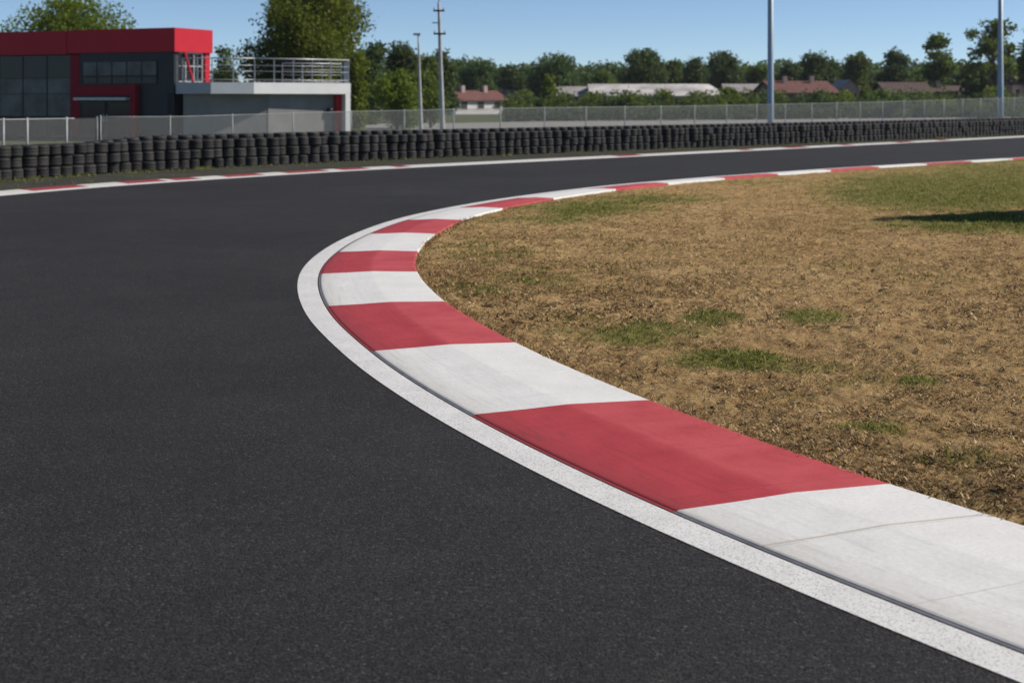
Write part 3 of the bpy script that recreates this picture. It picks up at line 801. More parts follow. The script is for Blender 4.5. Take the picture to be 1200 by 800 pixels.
# glass front on the left, in panes with mullions
nbay = 6; sL = np.linspace(sc_l, S_END, nbay+1)
zl = [0.1, 1.15, 2.35, 3.2, 4.42]
for i in range(nbay):
    g = MB(); fr = MB()
    for j in range(4): front(g, sL[i]+0.03, sL[i+1]-0.03, zl[j]+0.02, zl[j+1]-0.02, -0.24, -0.10, 1 if j in (1, 2) else 0)
    front(fr, sL[i]-0.0199, sL[i]+0.0199, 0, 4.44, -0.24, -0.07)
    for j in range(5): front(fr, sL[i]+0.021, sL[i+1]-0.021, zl[j]-0.019, zl[j]+0.019, -0.24, -0.075)
    wn = fr.build('window', M['black'], bld); g.build('pane', [M['glass'], M['glass_reflection']], wn)
cm = MB(); front(cm, sc_l+0.0, sc_r-0.03, 0, zr0-0.06, -0.02, 0.12); cm.build('column', M['shaded_red'], bld)
# ribbon window
def window(s0, s1, z0, z1, nm, mat, d=0.0, fr_w=0.05, label=None):
    fr = MB()
    front(fr, s0, s1, z0-fr_w, z0, d+0.003, d+0.05); front(fr, s0, s1, z1, z1+fr_w, d+0.003, d+0.05)
    for k in range(nm+1):
        s = s0+(s1-s0)*k/nm; front(fr, s-fr_w/2, s+fr_w/2, z0+0.001, z1-0.001, d+0.003, d+0.045)
    o = fr.build('window', M['black'], bld)
    g = MB(); front(g, s0+fr_w/2+0.001, s1-fr_w/2-0.001, z0+0.001, z1-0.001, d+0.002, d+0.02); g.build('pane', mat, o)
    if label: o['label'] = label
s_a, s_b = fu(184), fu(97)
window(s_a, s_b, fz(88, s_a), fz(72, s_a), 5, M['glass_reflection'], label='long strip window above the entrance')
window(s_a, s_b, fz(97.5, s_a), fz(90.5, s_a), 5, M['glass'], label='low dark strip of glass under the strip window')
# entrance
s_j0, s_j1 = fu(163), fu(156.5)
pt = MB(); front(pt, s_j1+0.002, sc_r-0.035, fz(112, s_j0), fz(100, s_j0), 0.003, 0.25); front(pt, s_j0, s_j1, 0, fz(99, s_j0), 0.003, 0.30)
pt.build('portal', M['shaded_red'], bld)['label'] = 'red entrance portal, shade darkened into its colour'
cn = MB(); front(cn, s_j1+0.05, sc_r-0.08, fz(117.5, s_j0), fz(114.5, s_j0), 0.003, 0.55); cn.build('canopy', M['galv'], bld)
for a, b_ in ((s_j1+0.04, (s_j1+sc_r)/2-0.02), ((s_j1+sc_r)/2+0.02, sc_r-0.07)):
    fr = MB(); front(fr, a, a+0.06, 0.05, 2.0, 0.003, 0.05); front(fr, b_-0.06, b_, 0.05, 2.0, 0.003, 0.05); front(fr, a+0.061, b_-0.061, 1.93, 2.0, 0.003, 0.05); front(fr, a+.061, b_-.061, .05, .2, .003, .05)
    dd = fr.build('door', M['black'], bld)
    g = MB(); front(g, a+0.062, b_-0.062, 0.202, 1.928, 0.004, 0.02); g.build('pane', M['glass'], dd)
    h = MB(); front(h, b_-0.10 if a < 4 else a+0.07, b_-0.07 if a < 4 else a+0.10, 0.9, 1.3, 0.051, 0.09); h.build('handle', M['galv'], dd)
# side window wall above the terrace
def side(mb, r0, r1, z0, z1, d0, d1, mi=0): mb.wall(C0+dR*r0, C0+dR*r1, z0, z1, d0, d1, mi)
sw = MB()
for r in (0.25, 0.95, 1.65, 2.35): side(sw, r-0.03, r+0.03, 2.95, zr0-0.01, -0.2, 0.0)
for z in (2.95, 3.75, 4.43): side(sw, 0.281, 2.319, z, z+0.06, -0.19, -0.01)
o = sw.build('window', M['galv'], bld); g = MB(); side(g, 0.26, 2.34, 2.97, 4.43, -0.15, -0.1); g.build('pane', M['glass'], o)
o['label'] = 'tall side windows onto the terrace'
cm = MB(); side(cm, 2.55, 2.95, 2.93, zr0-0.005, -0.25, 0.04); cm.build('column', M['red_panel'], bld)
cm = MB(); a = C0+dR*0.55+np.array([0.30, -0.05]); b_ = C0+dR*0.9+np.array([0.42, 0])
cm.tube([(b_[0], b_[1], 2.93), (a[0]-0.1, a[1], zr0-0.002)], 0.075, 10); cm.build('column', M['red_panel'], bld)['label'] = 'slanted red column'
# terrace
P0 = C0+np.array([0.10, -0.06]); P1 = np.array([-15.2, 71.04]); P2 = np.array([-13.13, 71.55]); P3 = np.array([XU(411, 74.9), 74.9])
P3b = P3+np.array([-1.0, 7.0]); P0b = C0+dR*9+np.array([0.2, 0])
zs0, zs1 = 2.345, 2.92
tr = MB(); tr.prism([tuple(p) for p in (P0+np.array([0.15, .15]), P1+np.array([0.05, .2]), P2+np.array([.05, .2]), P3+np.array([-.15, .15]), P3b, P0b)], zs0+0.02, zs1-0.03)
terrace = tr.build('terrace', M['garage'], bld)
for a, b_, m_, lb in ((P0, P1, 'slab_grey', 'terrace edge by the corner, greyed to paint in its shade'), (P1, P2, 'white_wall', 'pale terrace edge in the middle'), (P2, P3, 'white_wall', 'bright white terrace edge')):
    e = MB(); e.wall(a+(b_-a)*0.002, b_-(b_-a)*0.002, zs0, zs1, -0.20, 0.0); e.build('edge_beam', M[m_], terrace)['label'] = lb
e = MB(); e.wall(P3+np.array([0.0, .012]), P3b, zs0, zs1, -0.2, 0.0); e.build('edge_beam', M['white_wall'], terrace)
# wall under the terrace
def inset(p, q, d):
    t = (q-p)/np.linalg.norm(q-p); return np.array([-t[1], t[0]])*d
k1 = 0.55
gw = MB(); qa = C0+np.array([0.45, 0.1]); qb = P1+np.array([-.05, k1+0.1]); qc = np.array([XU(314, 72.6), 72.6]); qd = P3+np.array([-0.35, k1])
gw.wall(qa, qb, 0, zs0, -0.25, 0); gw.wall(qb, qc, 0, zs0, -0.25, 0); gw.build('garage_wall', M['garage'], bld)
gw = MB(); gw.wall(qc, qd, 0, zs0, -0.25, 0.02); gw.wall(qd, P3b+np.array([-.2, -.1]), 0, zs0, -0.25, 0); gw.wall(P3b, P0b, 0, zs0, -0.25, 0); gw.build('garage_wall', M['garage'], bld)['label'] = 'lighter grey wall panel by the white column'
cm = MB(); cm.wall(P3+(P2-P3)*0.055, P3-(P3-P2)*0.003, 0.12, zs0, -0.45, -0.004); cm.build('column', M['white_wall'], bld)['label'] = 'white end column'
cm = MB(); cm.wall(P3+(P2-P3)*0.056, P3-(P3-P2)*0.003, -0.06, 0.118, -0.45, 0.01); cm.build('column_base', M['red_panel'], bld)
cm = MB(); cm.wall(P3+(P2-P3)*0.12, P3+(P2-P3)*0.06, 0.0, zs0-0.002, -0.75, -0.38); cm.build('column', M['red_panel'], bld)['label'] = 'dark red pier beside the white column'
lp = MB(); pL = qc+(qd-qc)*0.80
lp.tube([(pL[0], pL[1]-0.30, ZV(130, pL[1])), (pL[0], pL[1]+0.02, ZV(130, pL[1]))], 0.17, 14); lp.build('wall_lamp', M['black'], bld, True)
# railing
def railing(pts, zb, zt, step, name='railing'):
    rl = MB(); parts = []
    for a, b_ in zip(pts[:-1], pts[1:]):
        for z, r in ((zt, 0.035), (zt-0.36, 0.016), (zt-0.66, 0.016), (zb+0.17, 0.022)):
            rl.tube([(a[0], a[1], z), (b_[0], b_[1], z)], r, 6)
    o = rl.build(name, M['galv'], bld, True)
    done = []
    for a, b_ in zip(pts[:-1], pts[1:]):
        ln = np.linalg.norm(b_-a); n = max(1, round(ln/step))
        for i in range(n+1):
            p = a+(b_-a)*i/n
            if any(np.linalg.norm(p-q) < 0.05 for q in done): continue
            done.append(p)
            b2 = MB(); b2.box((p[0], p[1], (zb+zt)/2-0.02), (0.05, 0.05, zt-zb-0.02)); b2.build('post', M['galv'], o)
    return o
ins = lambda p, x, y: p+np.array([x, y])
railing([ins(P0, .35, .0), ins(P1, .03, .14), ins(P2, .02, .14), ins(P3, -.12, .14), ins(P3b, -.15, -.3)], zs1-0.03, 4.15, 1.15)
railing([ins(P3b, -.3, -.3), ins(P0b, .3, -.3)], zs1-0.03, 4.12, 1.3)

# ------------------------------------------------------------------ poles
def pole(name, u_base, u_top, v_top, y, r0, r1, mat, label, cat, rings=()):
    x0, x1 = XU(u_base, y), XU(u_top, y); zt = ZV(v_top, y)
    root = empty(name, (x0, y, 0), label, cat)
    m = MB(); k = 8
    m.tube([(x0+(x1-x0)*i/k, y, -0.15+(zt+0.15)*i/k) for i in range(k+1)], [r0+(r1-r0)*i/k for i in range(k+1)], 14); m.build('pole', mat, root, True)
    return root, x1, zt
def xz_on(u_b, u_t, v_t, y, v):
    z = ZV(v, y); zt = ZV(v_t, y); return XU(u_b, y)+(XU(u_t, y)-XU(u_b, y))*z/zt, z
r, xt, zt = pole('utility_pole', 519.3, 514.2, 3, 58.5, 0.125, 0.055, M['concrete_pole'], 'tall tapering pale utility pole with two short cross arms', 'pole')
for v, w_ in ((13, 0.46), (40, 0.50)):
    x, z = xz_on(519.3, 514.2, 3, 58.5, v); a = MB(); a.box((x+0.0, 58.5-0.08, z), (w_, 0.06, 0.07)); o = a.build('cross_arm', M['black'], r)
    for sx in (-1, 1):
        b2 = MB(); b2.tube([(x+sx*w_*0.42, 58.42, z+0.035), (x+sx*w_*0.42, 58.42, z+0.15)], [0.03, 0.018], 8); b2.build('insulator', M['concrete_pole'], o, True)
x, z = xz_on(519.3, 514.2, 3, 58.5, 27); a = MB(); a.box((x-0.17, 58.5, z), (0.24, 0.05, 0.05)); a.build('bracket', M['galv'], r)
a = MB(); a.tube([(xt, 58.5, zt), (xt-0.02, 58.5, zt+0.35)], 0.018, 6); a.build('spike', M['black'], r)
r, xt, zt = pole('lamp_post', 494, 490.2, 41, 60.0, 0.105, 0.035, M['concrete_pole'], 'shorter slender pale lamp post left of the utility pole', 'lamp post')
a = MB(); a.box((xt-0.06, 60, zt+0.02), (0.30, 0.12, 0.09)); a.build('lamp_head', M['galv'], r)
def mast(u, y, r0, r1, h, label):
    x = XU(u, y); root = empty('floodlight_mast', (x, y, 0), label, 'mast', None)
    m = MB(); m.tube([(x, y, -0.1), (x, y, 0.5), (x, y, h)], [r0, r0, r1], 20); m.build('pole', M['mast'], root, True)
    b2 = MB(); b2.box((x, y, 0.0), (r0*4, r0*4, 0.08)); b2.build('base_plate', M['galv'], root)
    a = MB(); a.box((x, y, h), (2.4, 0.12, 0.12)); arm = a.build('cross_arm', M['galv'], root)
    for sx in (-0.9, -0.3, 0.3, 0.9):
        f_ = MB(); f_.box((x+sx, y-0.18, h+0.27), (0.42, 0.22, 0.40)); fo = f_.build('floodlight', M['black'], root)
        l_ = MB(); l_.box((x+sx, y-0.30, h+0.27), (0.36, 0.01, 0.34)); l_.build('lens', M['lamp_glass'], fo)
mast(903.0, 72.0, 0.165, 0.13, 13.0, 'thick blue-grey floodlight mast rising behind the middle of the tyre wall')
mast(1172.5, 90.0, 0.195, 0.12, 13.0, 'slimmer blue-grey floodlight mast at the right edge before the open-crowned tree')

# ------------------------------------------------------------------ trees
def leaf_cards(C, size, tint):
    n = len(C)
    a = RNG.normal(size=(n, 3)); a /= np.linalg.norm(a, axis=1)[:, None]
    h = RNG.normal(size=(n, 3)); h[:, 2] += 0.4; b_ = np.cross(a, h); b_ /= np.linalg.norm(b_, axis=1)[:, None]
    s1 = (size*RNG.uniform(0.6, 1.3, n))[:, None]; s2 = s1*RNG.uniform(0.45, 0.8, (n, 1))
    V = np.stack([C-a*s1, C+b_*s2*0.8-a*s1*0.1, C+a*s1, C-b_*s2+a*s1*0.15], 1).reshape(-1, 3)
    return V, np.repeat(tint, 4)
def crown_cloud(lobes, n, clump_r, per):
    """lobes: (x,y,z,rx,ry,rz). clumps sit mostly on the lobes' outer shells"""
    w = np.array([l[3]*l[5] for l in lobes]); w = w/w.sum()
    k = RNG.choice(len(lobes), n, p=w); Lb = np.array(lobes)[k]
    d = RNG.normal(size=(n, 3)); d /= np.linalg.norm(d, axis=1)[:, None]
    r = RNG.random(n)**0.38
    C = Lb[:, :3]+d*r[:, None]*Lb[:, 3:]*(0.85+0.3*RNG.random((n, 1)))
    ct = np.clip(RNG.beta(2.2, 2.2, n), 0, 1)
    P = np.repeat(C, per, 0)+RNG.normal(size=(n*per, 3))*clump_r*0.5*np.array([1, 1, 0.75])
    T = np.clip(np.repeat(ct, per)*0.75+RNG.random(n*per)*0.3, 0, 1)
    return P, T
def tree(name, label, x, y, h, wid, kind='round', mat='leaf', nclump=260, per=9, leaf=0.22, base=0.25, group=None, clump=0.5, z0=0.0, cat='tree', depth=None):
    root = empty(name, (x, y, z0), label, cat, group)
    R = wid/2; D = (depth or wid)/2
    lobes = []
    zc0 = h*base
    if kind == 'round':
        for i in range(12):
            a = i*2.4+random.uniform(-.5, .5); q = random.uniform(0.25, 0.72); zz = random.uniform(0.12, 0.86); sh = math.sin(math.pi*min(1, 0.16+zz*0.80))**0.7
            rr = R*random.uniform(0.34, 0.52)
            lobes.append((math.cos(a)*q*R*sh, math.sin(a)*q*D*sh, zc0+(h-zc0)*zz-0.1*rr, rr, rr*D/R, min(rr*0.9, (h-zc0)*(1-zz)+0.12*h)))
        lobes.append((0, 0, zc0+(h-zc0)*0.45, R*0.66, D*0.66, (h-zc0)*0.40)); lobes.append((random.uniform(-.2, .2)*R, 0, h-R*0.36, R*0.42, D*0.42, R*0.36))
    elif kind == 'upright':
        for i in range(9):
            zz = i/8; rr = R*(0.55+0.45*math.sin(math.pi*(0.25+0.62*zz)))*random.uniform(0.75, 1.0)
            lobes.append((random.uniform(-.25, .25)*R, random.uniform(-.25, .25)*D, zc0+(h-zc0)*(0.08+0.82*zz), rr*0.75, rr*0.75, (h-zc0)*0.13))
    elif kind == 'open':
        for i in range(18):
            a = random.uniform(0, 6.28); q = random.uniform(0.35, 0.80); zz = random.uniform(0.12, 0.88)
            rr = R*random.uniform(0.16, 0.30)
            lobes.append((math.cos(a)*q*R, math.sin(a)*q*D, zc0+(h-zc0)*zz, rr, rr, rr*0.7))
        lobes.append((0, 0, h-R*0.28, R*0.42, D*0.42, R*0.26)); lobes.append((R*.3, 0, h-R*0.42, R*0.36, D*0.36, R*0.26))
    elif kind == 'bush':
        for i in range(7):
            a = random.uniform(0, 6.28); q = random.uniform(0.1, 0.6); zz = random.uniform(0.15, 0.72)
            rr = R*random.uniform(0.32, 0.5)
            lobes.append((math.cos(a)*q*R, math.sin(a)*q*D, h*zz, rr, rr*D/R, h*0.24))
    elif kind == 'cone':
        for i in range(16):
            zz = i/15; rr = R*(1-zz)*0.95+0.05
            lobes.append((0, 0, zc0+(h-zc0)*zz*0.96, rr, rr, h*0.05))
    P, T = crown_cloud(lobes, nclump, clump, per)
    if kind == 'cone':
        lim = R*(1-(P[:, 2]-zc0)/(h-zc0))+0.08; rad = np.hypot(P[:, 0], P[:, 1]); f = np.minimum(1, lim/np.maximum(rad, 1e-3)); P[:, 0] *= f; P[:, 1] *= f
    ok = P[:, 2] > 0.02; P, T = P[ok], T[ok]
    V, T = leaf_cards(P, np.full(len(P), leaf), T)
    me = np_mesh('crown', V, 4, [M[mat]], T)
    o = bpy.data.objects.new('crown', me); COL.objects.link(o); o.parent = root
    tr = MB(); tr_r = max(0.06, h*0.022)
    top = h*0.55
    tr.tube([(0, 0, -0.2), (random.uniform(-.1, .1), 0, h*base*0.7+0.1), (random.uniform(-.15, .15), random.uniform(-.15, .15), top), (0, 0, h*0.85)], [tr_r*1.25, tr_r, tr_r*0.6, tr_r*0.15], 8)
    for lb in lobes[:7 if kind != 'open' else 18]:
        zb = min(max(h*base*0.8, lb[2]-0.35*h), top)
        tr.tube([(0, 0, zb), (lb[0]*0.45, lb[1]*0.45, (zb+lb[2])/2+0.05*h*0), (lb[0]*0.9, lb[1]*0.9, lb[2])], [tr_r*0.55, tr_r*0.35, tr_r*0.1], 6)
    t_ = tr.build('trunk', M['bark'], None, True); t_.parent = root; t_.location = (0, 0, 0)
    return root
def tree_px(name, label, u, v_top, half, y, **kw):
    return tree(name, label, XU(u, y), y, ZV(v_top, y), 2*half*y/F, **kw)
# left, near the building
tree_px('broadleaf_tree', 'yellow-green tree whose crown rises above the red roof band on the left', 84, -8, 84, 96, mat='leaf_bright', nclump=1500, per=16, leaf=0.115, base=0.25, clump=0.6)
tree_px('broadleaf_tree', 'big leafy tree rising behind the terrace railing beyond the top of the picture', 361, -24, 84, 92, mat='leaf_bright', nclump=2900, per=16, leaf=0.12, base=0.22, clump=0.6)
tree_px('broadleaf_tree', 'small dark tree behind the terrace between the red roof corner and the big tree', 264, 55, 15, 120, mat='leaf_dark', nclump=160, per=10, leaf=0.22)
tree_px('shrub', 'bright yellow-green bush at the right end of the terrace', 412, 62, 20, 88, kind='upright', mat='leaf_bright', nclump=420, per=13, leaf=0.13, base=0.02, cat='shrub')
tree_px('broadleaf_tree', 'dark tree right of the terrace with a pointed top', 434, 53, 24, 118, kind='upright', mat='leaf_dark', nclump=620, per=13, leaf=0.16, base=0.04)
tree_px('broadleaf_tree', 'dark green tree just left of the slender lamp post', 472, 50, 24, 124, mat='leaf_dark', nclump=620, per=13, leaf=0.17, base=0.06)
tree_px('shrub', 'yellow-green bush at the foot of the slender lamp post', 466, 76, 34, 100, kind='bush', mat='leaf_bright', nclump=480, per=13, leaf=0.13, cat='shrub')
tree_px('shrub', 'mid-green bush between the lamp post and the utility pole', 505, 80, 30, 104, kind='bush', mat='leaf', nclump=400, per=13, leaf=0.13, cat='shrub')
tree_px('broadleaf_tree', 'dark rounded tree right behind the utility pole', 520, 60, 21, 150, mat='leaf_dark', nclump=520, per=13, leaf=0.20, base=0.08)
tree_px('broadleaf_tree', 'mid-green tree filling the gap between the lamp post and the utility pole', 498, 66, 26, 132, mat='leaf', nclump=520, per=13, leaf=0.17, base=0.05)
for (u, vt, hw, y, m_, lb) in ((268, 76, 26, 92, 'leaf_bright', 'low light green bush seen through the left end of the terrace railing'), (315, 80, 30, 94, 'leaf', 'low green bush seen through the middle of the terrace railing'),
                        (382, 70, 26, 90, 'leaf_bright', 'yellowish bush seen through the right end of the terrace railing')):
    tree_px('shrub', lb, u, vt, hw, y, kind='bush', mat=m_, nclump=420, per=12, leaf=0.14, cat='shrub')
# far tree line
FAR = [(558, 72, 26, 235, 'round', 'leaf_dark', 'dark tree above the red-brown roof of the white house'),
       (600, 77, 22, 245, 'round', 'leaf_dark', 'flat-topped dark tree to the right of the white house'),
       (655, 65, 37, 225, 'round', 'leaf_dark', 'broad dome-shaped tree left of the pale warehouse roofs'),
       (706, 83, 24, 250, 'round', 'leaf', 'low green tree at the right shoulder of the dome-shaped tree'),
       (755, 56, 29, 225, 'round', 'leaf_dark', 'tall rounded dark tree above the pale warehouse roofs'),
       (788, 74, 13, 250, 'upright', 'leaf', 'narrow green tree right beside the tall rounded dark tree'),
       (813, 68, 20, 240, 'round', 'leaf_dark', 'dark tree over the right end of the pale warehouse roofs'),
       (850, 62, 28, 232, 'round', 'leaf_dark', 'wide dark tree left of the thick mast'),
       (888, 76, 24, 250, 'round', 'leaf', 'low green tree directly behind the thick mast'),
       (928, 75, 16, 255, 'round', 'leaf_dark', 'small dark tree a little right of the thick mast'),
       (960, 61, 31, 228, 'round', 'leaf_dark', 'large dark tree above the long red roof'),
       (1002, 63, 22, 238, 'round', 'leaf', 'rounded green tree right of the long red roof'),
       (1050, 60, 19, 230, 'round', 'leaf_dark', 'compact dark tree behind the brown house'),
       (1075, 84, 17, 245, 'upright', 'leaf', 'low green tree filling the gap left of the lollipop tree'),
       (1098, 42, 20, 205, 'open', 'leaf', 'slim lollipop tree with a small airy crown'),
       (1165, 21, 36, 190, 'open', 'leaf', 'tall open-crowned tree with gaps of sky at the right edge'),
       (1212, 30, 28, 200, 'round', 'leaf', 'airy tree cut by the right edge of the picture')]
for (u, v, hw, y, kd, m_, lb) in FAR:
    tree_px('broadleaf_tree', lb, u, v, hw, y, kind=kd, mat=m_, nclump=900 if kd != 'open' else 300, per=12, leaf=0.27 if kd != 'open' else 0.28, base=0.10 if kd != 'open' else 0.35, clump=0.75 if kd != 'open' else 0.7)
for (u, v, hw, y, m_, lb) in ((1098, 84, 26, 210, 'leaf', 'dark shrubby growth under the lollipop tree'), (1150, 74, 30, 196, 'leaf_dark', 'dark shrubby growth around the trunk of the open-crowned tree'), (1200, 76, 30, 215, 'leaf_dark', 'dark bush behind the slimmer mast')):
    tree_px('shrub', lb, u, v, hw, y, kind='bush', mat=m_, nclump=320, per=10, leaf=0.34, cat='shrub')
# woodland mass that fills the skyline
def wood():
    Ps, Ts = [], []
    for u in np.arange(380, 1330, 7.0):
        y = random.uniform(262, 300); vt = 74+8*fbm(np.array([u/45.0]), np.array([1.0]), 9)[0]*1.6-7+random.uniform(-3, 3)
        h = ZV(vt, y); R = random.uniform(2.0, 3.6); x = XU(u, y)
        lob = [(x, y, h-R*0.8, R, R, R*0.8), (x+random.uniform(-1.5, 1.5), y-1, h*0.45, R*1.2, R*1.2, h*0.42)]
        P, T = crown_cloud(lob, 95, 1.0, 10); Ps.append(P); Ts.append(T)
    P = np.vstack(Ps); T = np.concatenate(Ts); ok = P[:, 2] > 0
    V, T = leaf_cards(P[ok], np.full(ok.sum(), 0.42), T[ok])
    return np_mesh('woodland', V, 4, [M['leaf_dark']], T)
tag(link('woodland', wood()), 'dark band of woodland along the skyline', 'woodland', kind='stuff')
# bushes in front of the houses
BU = [(612, 103, 20, 190, 'leaf_bright', 'bush', 'light green bush touching the right gable of the white house'), (643, 91, 11, 185, 'leaf_bright', 'upright', 'slim upright yellow-green bush left of the pale roofs'),
      (664, 108, 16, 182, 'leaf_dark', 'bush', 'dark bush right of the slim upright bush'), (700, 108, 20, 180, 'leaf', 'bush', 'green bush below the left end of the pale roofs'),
      (738, 110, 14, 178, 'leaf_bright', 'bush', 'small bright bush below the middle of the pale roofs'), (778, 107, 13, 180, 'leaf_bright', 'upright', 'pointed bright bush below the tall rounded tree'),
      (803, 112, 18, 182, 'leaf', 'bush', 'low green bush below the right end of the pale roofs'), (862, 100, 24, 178, 'leaf_bright', 'bush', 'broad yellow-green bush left of the thick mast'),
      (915, 108, 12, 184, 'leaf', 'bush', 'small bush just right of the thick mast'), (950, 113, 18, 184, 'leaf_dark', 'bush', 'dark low bush under the long red roof'),
      (990, 105, 17, 176, 'leaf_bright', 'bush', 'bright bush at the right end of the long red roof'), (1028, 100, 22, 178, 'leaf', 'bush', 'green bush before the left end of the brown house'),
      (1070, 112, 16, 172, 'leaf', 'bush', 'greyish green bush before the brown house wall'), (1108, 111, 22, 170, 'leaf_bright', 'bush', 'yellow-flowered hedge bush before the brown house'),
      (1168, 100, 16, 172, 'leaf_bright', 'bush', 'yellowish bush at the foot of the slimmer mast')]
for (u, v, hw, y, m_, kd, lb) in BU:
    tree_px('shrub', lb, u, v, hw, y, kind=kd, mat=m_, nclump=220, per=12, leaf=0.20, cat='shrub', clump=0.6, base=0.02)
def scrub(name, label, mat, n, seed):
    rr = random.Random(seed); Ps, Ts = [], []
    for k in range(n):
        u = rr.uniform(592, 1230); y = rr.uniform(160, 188); vt = rr.uniform(104, 121)-4*(u-600)/600; h = ZV(vt, y); x = XU(u, y); w_ = rr.uniform(0.8, 2.0)
        P, T = crown_cloud([(x, y, h*0.55, w_, w_, h*0.45), (x+rr.uniform(-1, 1), y, h*0.35, w_*1.2, w_, h*0.35)], 70, 0.5, 9); Ps.append(P); Ts.append(T)
    P = np.vstack(Ps); T = np.concatenate(Ts); ok = P[:, 2] > -0.03
    V, T = leaf_cards(P[ok], np.full(ok.sum(), 0.19), T[ok]); tag(link(name, np_mesh(name, V, 4, [M[mat]], T)), label, 'scrub', kind='stuff')
scrub('scrub', 'tangled dark green scrub before the far houses', 'leaf_dark', 46, 5)
scrub('scrub', 'tangled yellow-green scrub before the far houses', 'leaf', 34, 8)
def hedge(u0, u1, y0, y1, v0, v1, name, label, mat, step=3.0, leaf=0.20):
    Ps, Ts = [], []
    for u in np.arange(u0, u1, step):
        k = (u-u0)/(u1-u0); y = y0+(y1-y0)*k; h = ZV(v0+(v1-v0)*k, y)*random.uniform(0.85, 1.1); x = XU(u, y)
        P, T = crown_cloud([(x, y, h*0.5, 0.7, 0.7, h*0.5)], 16, 0.35, 8); Ps.append(P); Ts.append(T)
    P = np.vstack(Ps); T = np.concatenate(Ts); ok = P[:, 2] > -0.03
    V, T = leaf_cards(P[ok], np.full(ok.sum(), leaf), T[ok]); o = link(name, np_mesh(name, V, 4, [M[mat]], T)); return tag(o, label, 'hedge')
hedge(596, 880, 136, 150, 128, 126, 'hedge', 'long low dark hedge behind the fence from the white house to the thick mast', 'leaf_dark')
hedge(884, 1240, 150, 178, 127, 122, 'hedge', 'long low dark hedge behind the fence right of the thick mast', 'leaf_dark')

# ------------------------------------------------------------------ houses
def house(name, label, u0, u1, y, v_eave, v_ridge, depth, wall, roof, ridge='x', nwin=3, hip=0.0, chim=0, cat='house', turn=0):
    x0, x1 = XU(u0, y), XU(u1, y); ze, zr = ZV(v_eave, y), ZV(v_ridge, y); root = empty(name, ((x0+x1)/2, y, 0), label, cat)
    w = MB(); y1 = y+depth
    if ridge == 'x':
        w.prism([(x0, y), (x1, y), (x1, y1), (x0, y1)], 0, ze)
        ym = (y+y1)/2
        if hip < 0.1:
            for xx in (x0, x1-0.2):
                w.add([(xx, y, ze), (xx, y1, ze), (xx, ym, zr-0.05), (xx+.2, y, ze), (xx+.2, y1, ze), (xx+.2, ym, zr-0.05)], [(0, 1, 2), (3, 5, 4), (0, 2, 5, 3), (1, 4, 5, 2)])
        r = MB(); o_ = 0.4; t_ = 0.16
        a, b_ = x0-o_, x1+o_; ra, rb = x0-o_+hip, x1+o_-hip
        V = [(a, y-o_, ze-0.1), (b_, y-o_, ze-0.1), (b_, y1+o_, ze-0.1), (a, y1+o_, ze-0.1), (ra, ym, zr), (rb, ym, zr)]
        V2 = [(p[0], p[1], p[2]-t_) for p in V]
        fs = [(0, 1, 5, 4), (2, 3, 4, 5), (1, 2, 5), (3, 0, 4)]
        if hip < 0.1: fs = fs[:2]
        r.add(V+V2, fs+[tuple(i+6 for i in reversed(f)) for f in fs]+[(1, 0, 6, 7), (2, 1, 7, 8), (3, 2, 8, 9), (0, 3, 9, 6)])
    else:                                       # gable faces the viewer
        xm = (x0+x1)/2
        w.add([(x0, y, 0), (x1, y, 0), (x1, y, ze), (xm, y, zr-.1), (x0, y, ze), (x0, y1, 0), (x1, y1, 0), (x1, y1, ze), (xm, y1, zr-.1), (x0, y1, ze)],
              [(0, 1, 2, 3, 4), (9, 8, 7, 6, 5), (1, 6, 7, 2), (0, 4, 9, 5)])
        r = MB()
        for sx, xe in ((-1, x0-0.35), (1, x1+0.35)):
            r.add([(xm, y-.3, zr+.1), (xe, y-.3, ze-.1), (xe, y1+.3, ze-.1), (xm, y1+.3, zr+.1), (xm, y-.3, zr-.04), (xe, y-.3, ze-.24), (xe, y1+.3, ze-.24), (xm, y1+.3, zr-.04)],
                  [(0, 1, 2, 3), (7, 6, 5, 4), (0, 4, 5, 1), (2, 6, 7, 3), (1, 5, 6, 2)])
    w.build('wall', M[wall], root); ro = r.build('roof', M[roof], root)
    for k in range(chim):
        c = MB(); cx_ = x0+(x1-x0)*(0.3+0.45*k); c.box((cx_, y+depth*0.42, zr+0.1), (0.6, 0.6, 1.2)); c.build('chimney', M['house_pink'], ro)
    for k in range(nwin):
        xx = x0+(x1-x0)*(k+0.5)/nwin; hw = min(0.55, (x1-x0)/nwin*0.28); z0, z1 = ze*0.35, ze*0.82
        f_ = MB(); f_.box((xx, y-0.02, (z0+z1)/2), (hw*2+.16, 0.06, z1-z0+.16)); fo = f_.build('window', M['house_white'], root)
        p = MB(); p.box((xx, y-0.06, (z0+z1)/2), (hw*2, 0.03, z1-z0)); p.build('pane', M['shutter'], fo)
    root.rotation_euler = (0, 0, math.radians(turn))
    return root
house('house', 'small white house with a red-brown tiled roof right of the utility pole', 527, 600, 205, 116.5, 106, 5, 'house_white', 'roof_red', nwin=3, chim=2, turn=38)
house('house', 'low pinkish house with a brown roof just right of the white house', 594, 640, 222, 115, 105, 6, 'house_pink', 'roof_brown', nwin=2, turn=20)
house('warehouse', 'grey-pink roofed shed at the left end of the pale roofs', 655, 692, 216, 112, 101, 10, 'house_brown', 'roof_grey', nwin=2, cat='warehouse')
house('warehouse', 'long warehouse with the brightest pale roof', 694, 806, 212, 111.5, 98, 12, 'house_brown', 'roof_pale', nwin=5, cat='warehouse')
house('warehouse', 'shorter pale-roofed warehouse right of the long one', 816, 850, 214, 111, 98, 12, 'house_pink', 'roof_pale', nwin=2, cat='warehouse', turn=18)
